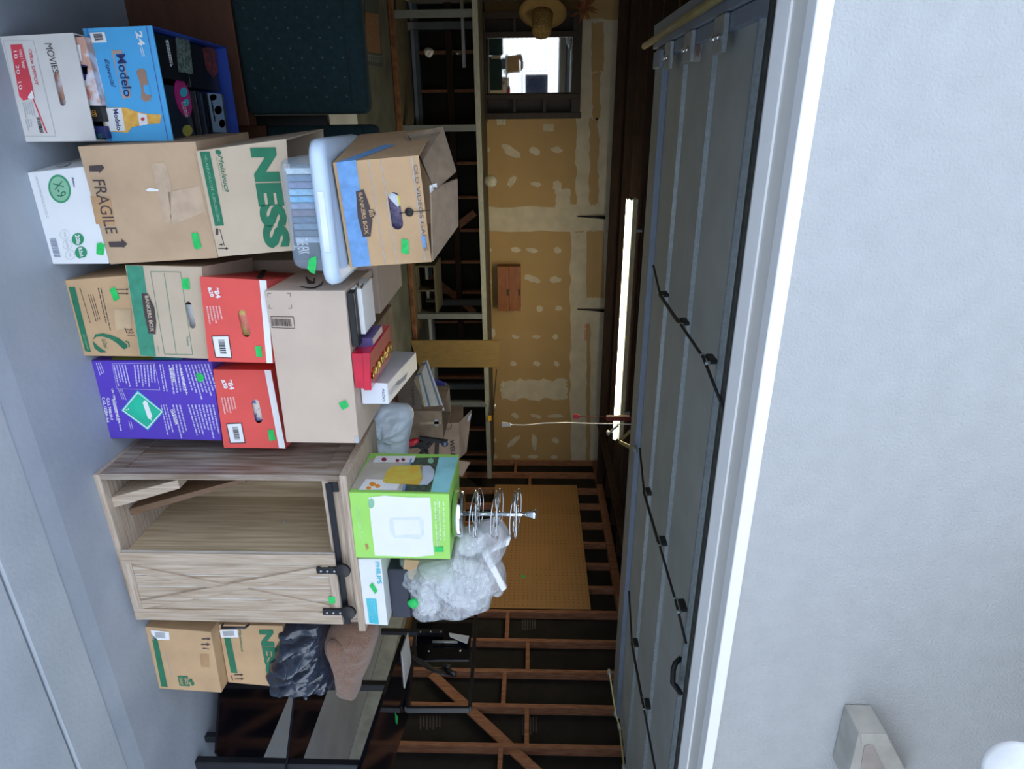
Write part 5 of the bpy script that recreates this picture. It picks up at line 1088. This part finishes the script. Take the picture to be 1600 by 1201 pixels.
nt_ = box('wall_note', (p0.x, YB-.0165, p0.z), (p1.x, YB-.0135, p1.z), mat('old_paper', (.50, .48, .36), .8)); tag(nt_, 'small blank cream note on the drywall near the mirror frame', 'note')
tube('hook_wire', [at(755, 184, Y=8.7), at(763, 186, Y=8.72), at(757, 196, Y=8.75), at(754, 205, Y=8.75)], .005, BLACKM, None).name = 'hook_wire'
tag(bpy.data.objects['hook_wire'], 'bent black wire at bench level under the mirror frame', 'wire')

# dresser mirror
dm = thing('framed_mirror', 'tall dark wood framed mirror reflecting the bright driveway, standing on the workbench', 'mirror', (-.5, 8.6, .9))
DKW = mat('espresso_wood', (.020, .011, .008), .5, var=.35, scale=10, stretch=(1, 6, 6))
FY = 8.56
def fbox(name, a, b_, y0, y1, m_): 
    p, q_ = at(*a, Y=y0), at(*b_, Y=y0); return box(name, (min(p.x, q_.x), y0, max(.902, min(p.z, q_.z))), (max(p.x, q_.x), y1, max(p.z, q_.z)), m_, dm, .003)
fbox('back_board', (752, 18), (905, 184), 8.70, 8.72, DKW)
fbox('frame_post', (751, 18), (905, 27), FY, 8.70, DKW); fbox('frame_post', (752, 148), (905, 154), FY, 8.70, DKW); fbox('frame_post', (750, 177), (908, 185), FY, 8.70, DKW); fbox('frame_post', (752, 50), (905, 57), FY, 8.70, DKW)
fbox('frame_rail', (751, 18), (761.5, 184), FY+.01, 8.69, DKW); fbox('frame_rail', (896, 18), (906, 184), FY+.01, 8.69, DKW)
for x in (804, 851): fbox('frame_divider', (x-2.5, 154), (x+2.5, 177), FY+.02, 8.69, DKW); fbox('frame_divider', (x-2.5, 27), (x+2.5, 50), FY+.02, 8.69, DKW)
mp_ = Pl(at(828, 100, Y=8.66), (math.sin(math.radians(5.0)), -math.cos(math.radians(5.0)), 0))
mm_ = bpy.data.materials.new('mirror_silver'); mm_.use_nodes = True; b_ = mm_.node_tree.nodes['Principled BSDF']; b_.inputs['Metallic'].default_value = 1; b_.inputs['Roughness'].default_value = .02; b_.inputs['Base Color'].default_value = (.78, .81, .82, 1)
slab('mirror_glass', [mp_.at(x, y) for x, y in ((762, 57.5), (762.5, 147.5), (895.5, 147), (895.5, 57))], (0, .006, 0), mm_, dm)
# straw hat and dried flowers high on the left
STRAW = mat('straw', (.26, .17, .06), .9, var=.25, scale=120)
hat = thing('straw_hat', 'wide brimmed straw hat hanging beside the mirror', 'hat', tuple(at(848, 24, Y=8.55)))
hp = at(848, 20, Y=8.2); hax = Vector((.86, -.50, -.06))
lathe('brim', [(.10, .0), (.20, -.015), (.26, -.005), (.265, .005), (.20, -.005), (.115, .012)], hp, STRAW, hat, hax, 40)
lathe('crown', [(.118, 0), (.115, .07), (.112, .14), (.110, .20), (.10, .245), (.05, .255)], hp, mat('open_weave_straw', (.32, .22, .08), .9, col2=(.10, .06, .02), scale=90), hat, hax, 32)
lathe('hat_band', [(.110, .0), (.110, .02), (.107, .021)], hp, DKW, hat, hax, 32)
dfl = thing('dried_plant', 'bunch of dried reddish leaves hung near the ceiling by the hat', 'dried plant', tuple(at(915, 18, Y=8.6)))
rn = random.Random(8); c0 = at(912, 14, Y=8.6)
for k in range(36):
    a = rn.uniform(0, 2*math.pi); L = rn.uniform(.08, .19); d = Vector((math.cos(a), rn.uniform(-.5, .1), math.sin(a)))*L; s_ = d.cross(Vector((0, 1, 0))).normalized()*.016
    md = c0+d*.55+Vector((0, -.02, 0)); obj('leaf', [c0-s_*.4, c0+s_*.4, md+s_, c0+d, md-s_, md+Vector((0, -.008, 0))], [(0, 1, 2, 5), (0, 5, 4), (5, 2, 3), (4, 5, 3)], mat('dry_leaf_%d' % (k % 2), [(.24, .12, .05), (.20, .06, .03)][k % 2], .9), dfl)
# pegboard on the right wall
pg = box('pegboard_sheet', (XR-.012, 5.56, .95), (XR-.001, 8.09, 2.13), PEG, wr)
HP = mat('peg_hole', (.03, .015, .008), .9)
V, F = [], []
for i in range(49):
    for j in range(23):
        y, z = 5.60+i*.0508, .985+j*.0508; k = len(V); r_ = .0045; V += [(XR-.0125, y-r_, z-r_), (XR-.0125, y-r_, z+r_), (XR-.0125, y+r_, z+r_), (XR-.0125, y+r_, z-r_)]; F.append((k, k+1, k+2, k+3))
o = obj('peg_holes', V, F, HP, wr); o['kind'] = 'stuff'
ink('green_tape', [[(815, 898), (820, 898), (820, 902.5), (815, 902.5)]], Pl((XR-.013, 0, 0), (-1, 0, 0)), G_TAPE, wr, .001)
# fluorescent lamp
fx = thing('fluorescent_lamp', 'long lit fluorescent tube lamp under the roof beams', 'lamp', (2, 6.15, 2.4))
L0, L1 = at(983, 311, Z=2.37), at(959, 679, Z=2.37); L0.y = L1.y = 6.18
beam('fixture', L0+Vector((0, .035, .06)), L1+Vector((0, .035, .06)), .12, .05, mat('lamp_enamel', (.45, .42, .30), .4), fx, (0, 0, 1), .004)
tb2 = tube('lit_tube', [L0, L1], .021, mat('lamp_glow', (1, 1, .9), .4, emit=(1.0, .90, .62), es=9.0), fx, 16)
for e_ in (L0, L1): box('lamp_holder', (e_.x-.012, e_.y-.02, e_.z-.02), (e_.x+.012, e_.y+.02, e_.z+.036), BLACKP, fx, .003)
fd = bpy.data.lights.new('tube_light', 'AREA'); fd.shape = 'RECTANGLE'; fd.size = 2.3; fd.size_y = .05; fd.energy = 21; fd.color = (1, .83, .52)
fo = bpy.data.objects.new('tube_light', fd); COL.objects.link(fo); fo.location = (L0+L1)/2+Vector((0, 0, -.03)); fo.parent = fx; fo.location = (L0+L1)/2+Vector((0, 0, -.03))-Vector(fx.location)
# cords from the ceiling
cd = thing('hanging_cord', 'white cord with plug hanging beside the lamp', 'cord', tuple(at(900, 661, Y=5.85)))
tube('wire', [at(990, 663, Y=5.84)]+[at(x, y, Y=5.84) for x, y in ((960, 662), (920, 661.5), (885, 660), (850, 661), (820, 664), (797, 663))], .006, INK_W, cd)
hexa('plug', [at(784, 659, Y=5.82), at(784, 667, Y=5.82), at(784, 667, Y=5.86), at(784, 659, Y=5.86), at(798, 660.5, Y=5.82), at(798, 666, Y=5.82), at(798, 666, Y=5.86), at(798, 660.5, Y=5.86)], INK_W, cd, .003)
rd = thing('release_cord', 'red release handle hanging from the red bar beside the white cord', 'cord', tuple(at(930, 651, Y=5.2)))
tube('wire', [at(948, 651.5, Y=5.2), at(905, 650.5, Y=5.2)], .003, mat('red_cord', (.4, .05, .03), .6), rd)
tube('wire', [at(980, 652.5, Y=5.2), Vector((at(980, 652.5, Y=5.2).x, 5.2, 2.52))], .006, mat('red_cord', None), rd)
beam('red_bar', at(947, 653, Y=5.2), at(984, 652.5, Y=5.2), .04, .05, mat('dark_red_paint', (.20, .025, .015), .6), rd, (0, 1, 0), .004)
beam('handle', at(896, 650.5, Y=5.2), at(905, 650.5, Y=5.2), .035, .02, mat('red_plastic', None), rd, (0, 1, 0), .003)
tube('toggle_arm', [at(951, 677, Y=6.0), at(966, 664, Y=6.0)], .014, STEEL, fx); lathe('knob', [(.02, -.015), (.03, 0), (.02, .02)], at(950, 676, Y=6.0), PALE_G, fx, seg=14)
for s_ in (.12, .88): p = L0.lerp(L1, s_); box('hanger', (p.x-.01, p.y+.02, p.z+.08), (p.x+.01, p.y+.05, 2.52), STEEL, fx)
box('hanger_rail', (L0.x, 6.19, 2.515), (L1.x, 6.25, 2.54), DARKW, ce)

# ------------------------------------------------------------------ fittings on the outside wall and the place behind the viewer
BEI = mat('beige_fibre_trim', (.42, .40, .36), .7)
vt = thing('corbel', 'beige square framed corbel on the white stucco wall', 'corbel', tuple(at(1380, 1180, Y=YF)))
sp_l = Pl((0, YF-.10, 0), (0, -1, 0))
q = [sp_l.at(x, y) for x, y in ((1343, 1145), (1322, 1230), (1440, 1250), (1386, 1146))]
slab('outer_frame', q, (0, .099, 0), BEI, vt, .003)
slab('inset', [sp_l.at(x, y, .002) for x, y in ((1351, 1165), (1340, 1230), (1400, 1240), (1363, 1162))], (0, .004, 0), mat('beige_shade', (.36, .31, .28), .8), vt)
slab('side_board', [sp_l.at(x, y, .004) for x, y in ((1345, 1147), (1347, 1163), (1392, 1163), (1386, 1147))], (0, .004, 0), BEI, vt, .001)
fl_ = thing('wall_lamp', 'white rounded lamp head at the upper wall corner', 'lamp', tuple(at(1600, 1215, Y=.9)))
c_ = at(1602, 1222, Y=.9); lathe('lamp_head', [(.03, -.04), (.062, -.03), (.072, 0), (.070, .02), (.062, .028), (.01, .03)], c_, mat('white_enamel', (.9, .9, .92), .3), fl_, (CC-c_), 40)
tube('lamp_arm', [c_+Vector((0, 0, .03)), (c_.x, c_.y, 3.072)], .012, BLACKM, fl_)
CAN = mat('added_canopy_wood', (.10, .065, .035), .8)
box('added_canopy_board', (1.0, -1.4, 3.07), (6, YF-.001, 3.13), CAN, ev, .003)  # unseen canopy, put in to darken the upper stucco
box('added_canopy_fascia', (1.0, -1.42, 3.05), (6, -1.4, 3.2), CAN, ev, .003)
box('added_canopy_board', (1.95, .3, 2.2), (2.0, YF-.001, 3.06), CAN, ev, .003) if False else None
hs = thing('opposite_house', 'sunlit white house with lap siding across the driveway, seen in the mirror', 'house', (0, -14, 0))
SID = mat('white_siding', (.80, .80, .76), .7)
for k in range(18): hexa('siding_board', [(-9, -14.0, k*.2), (9, -14.0, k*.2), (9, -14.3, k*.2), (-9, -14.3, k*.2), (-9, -14.05, k*.2+.195), (9, -14.05, k*.2+.195), (9, -14.3, k*.2+.195), (-9, -14.3, k*.2+.195)], SID, hs)
slab('roof', [(-9.5, -13.6, 3.6), (9.5, -13.6, 3.6), (9.5, -17, 5.4), (-9.5, -17, 5.4)], (0, 0, .12), mat('grey_shingle', (.2, .2, .21), .9), hs)
for x in (-4, -.5, 3): w_ = box('window', (x-.6, -13.98, 1.0), (x+.6, -13.93, 2.2), TRIM_W, hs, .01); box('pane', (x-.5, -13.925, 1.1), (x+.5, -13.92, 2.1), BLACKG, w_)
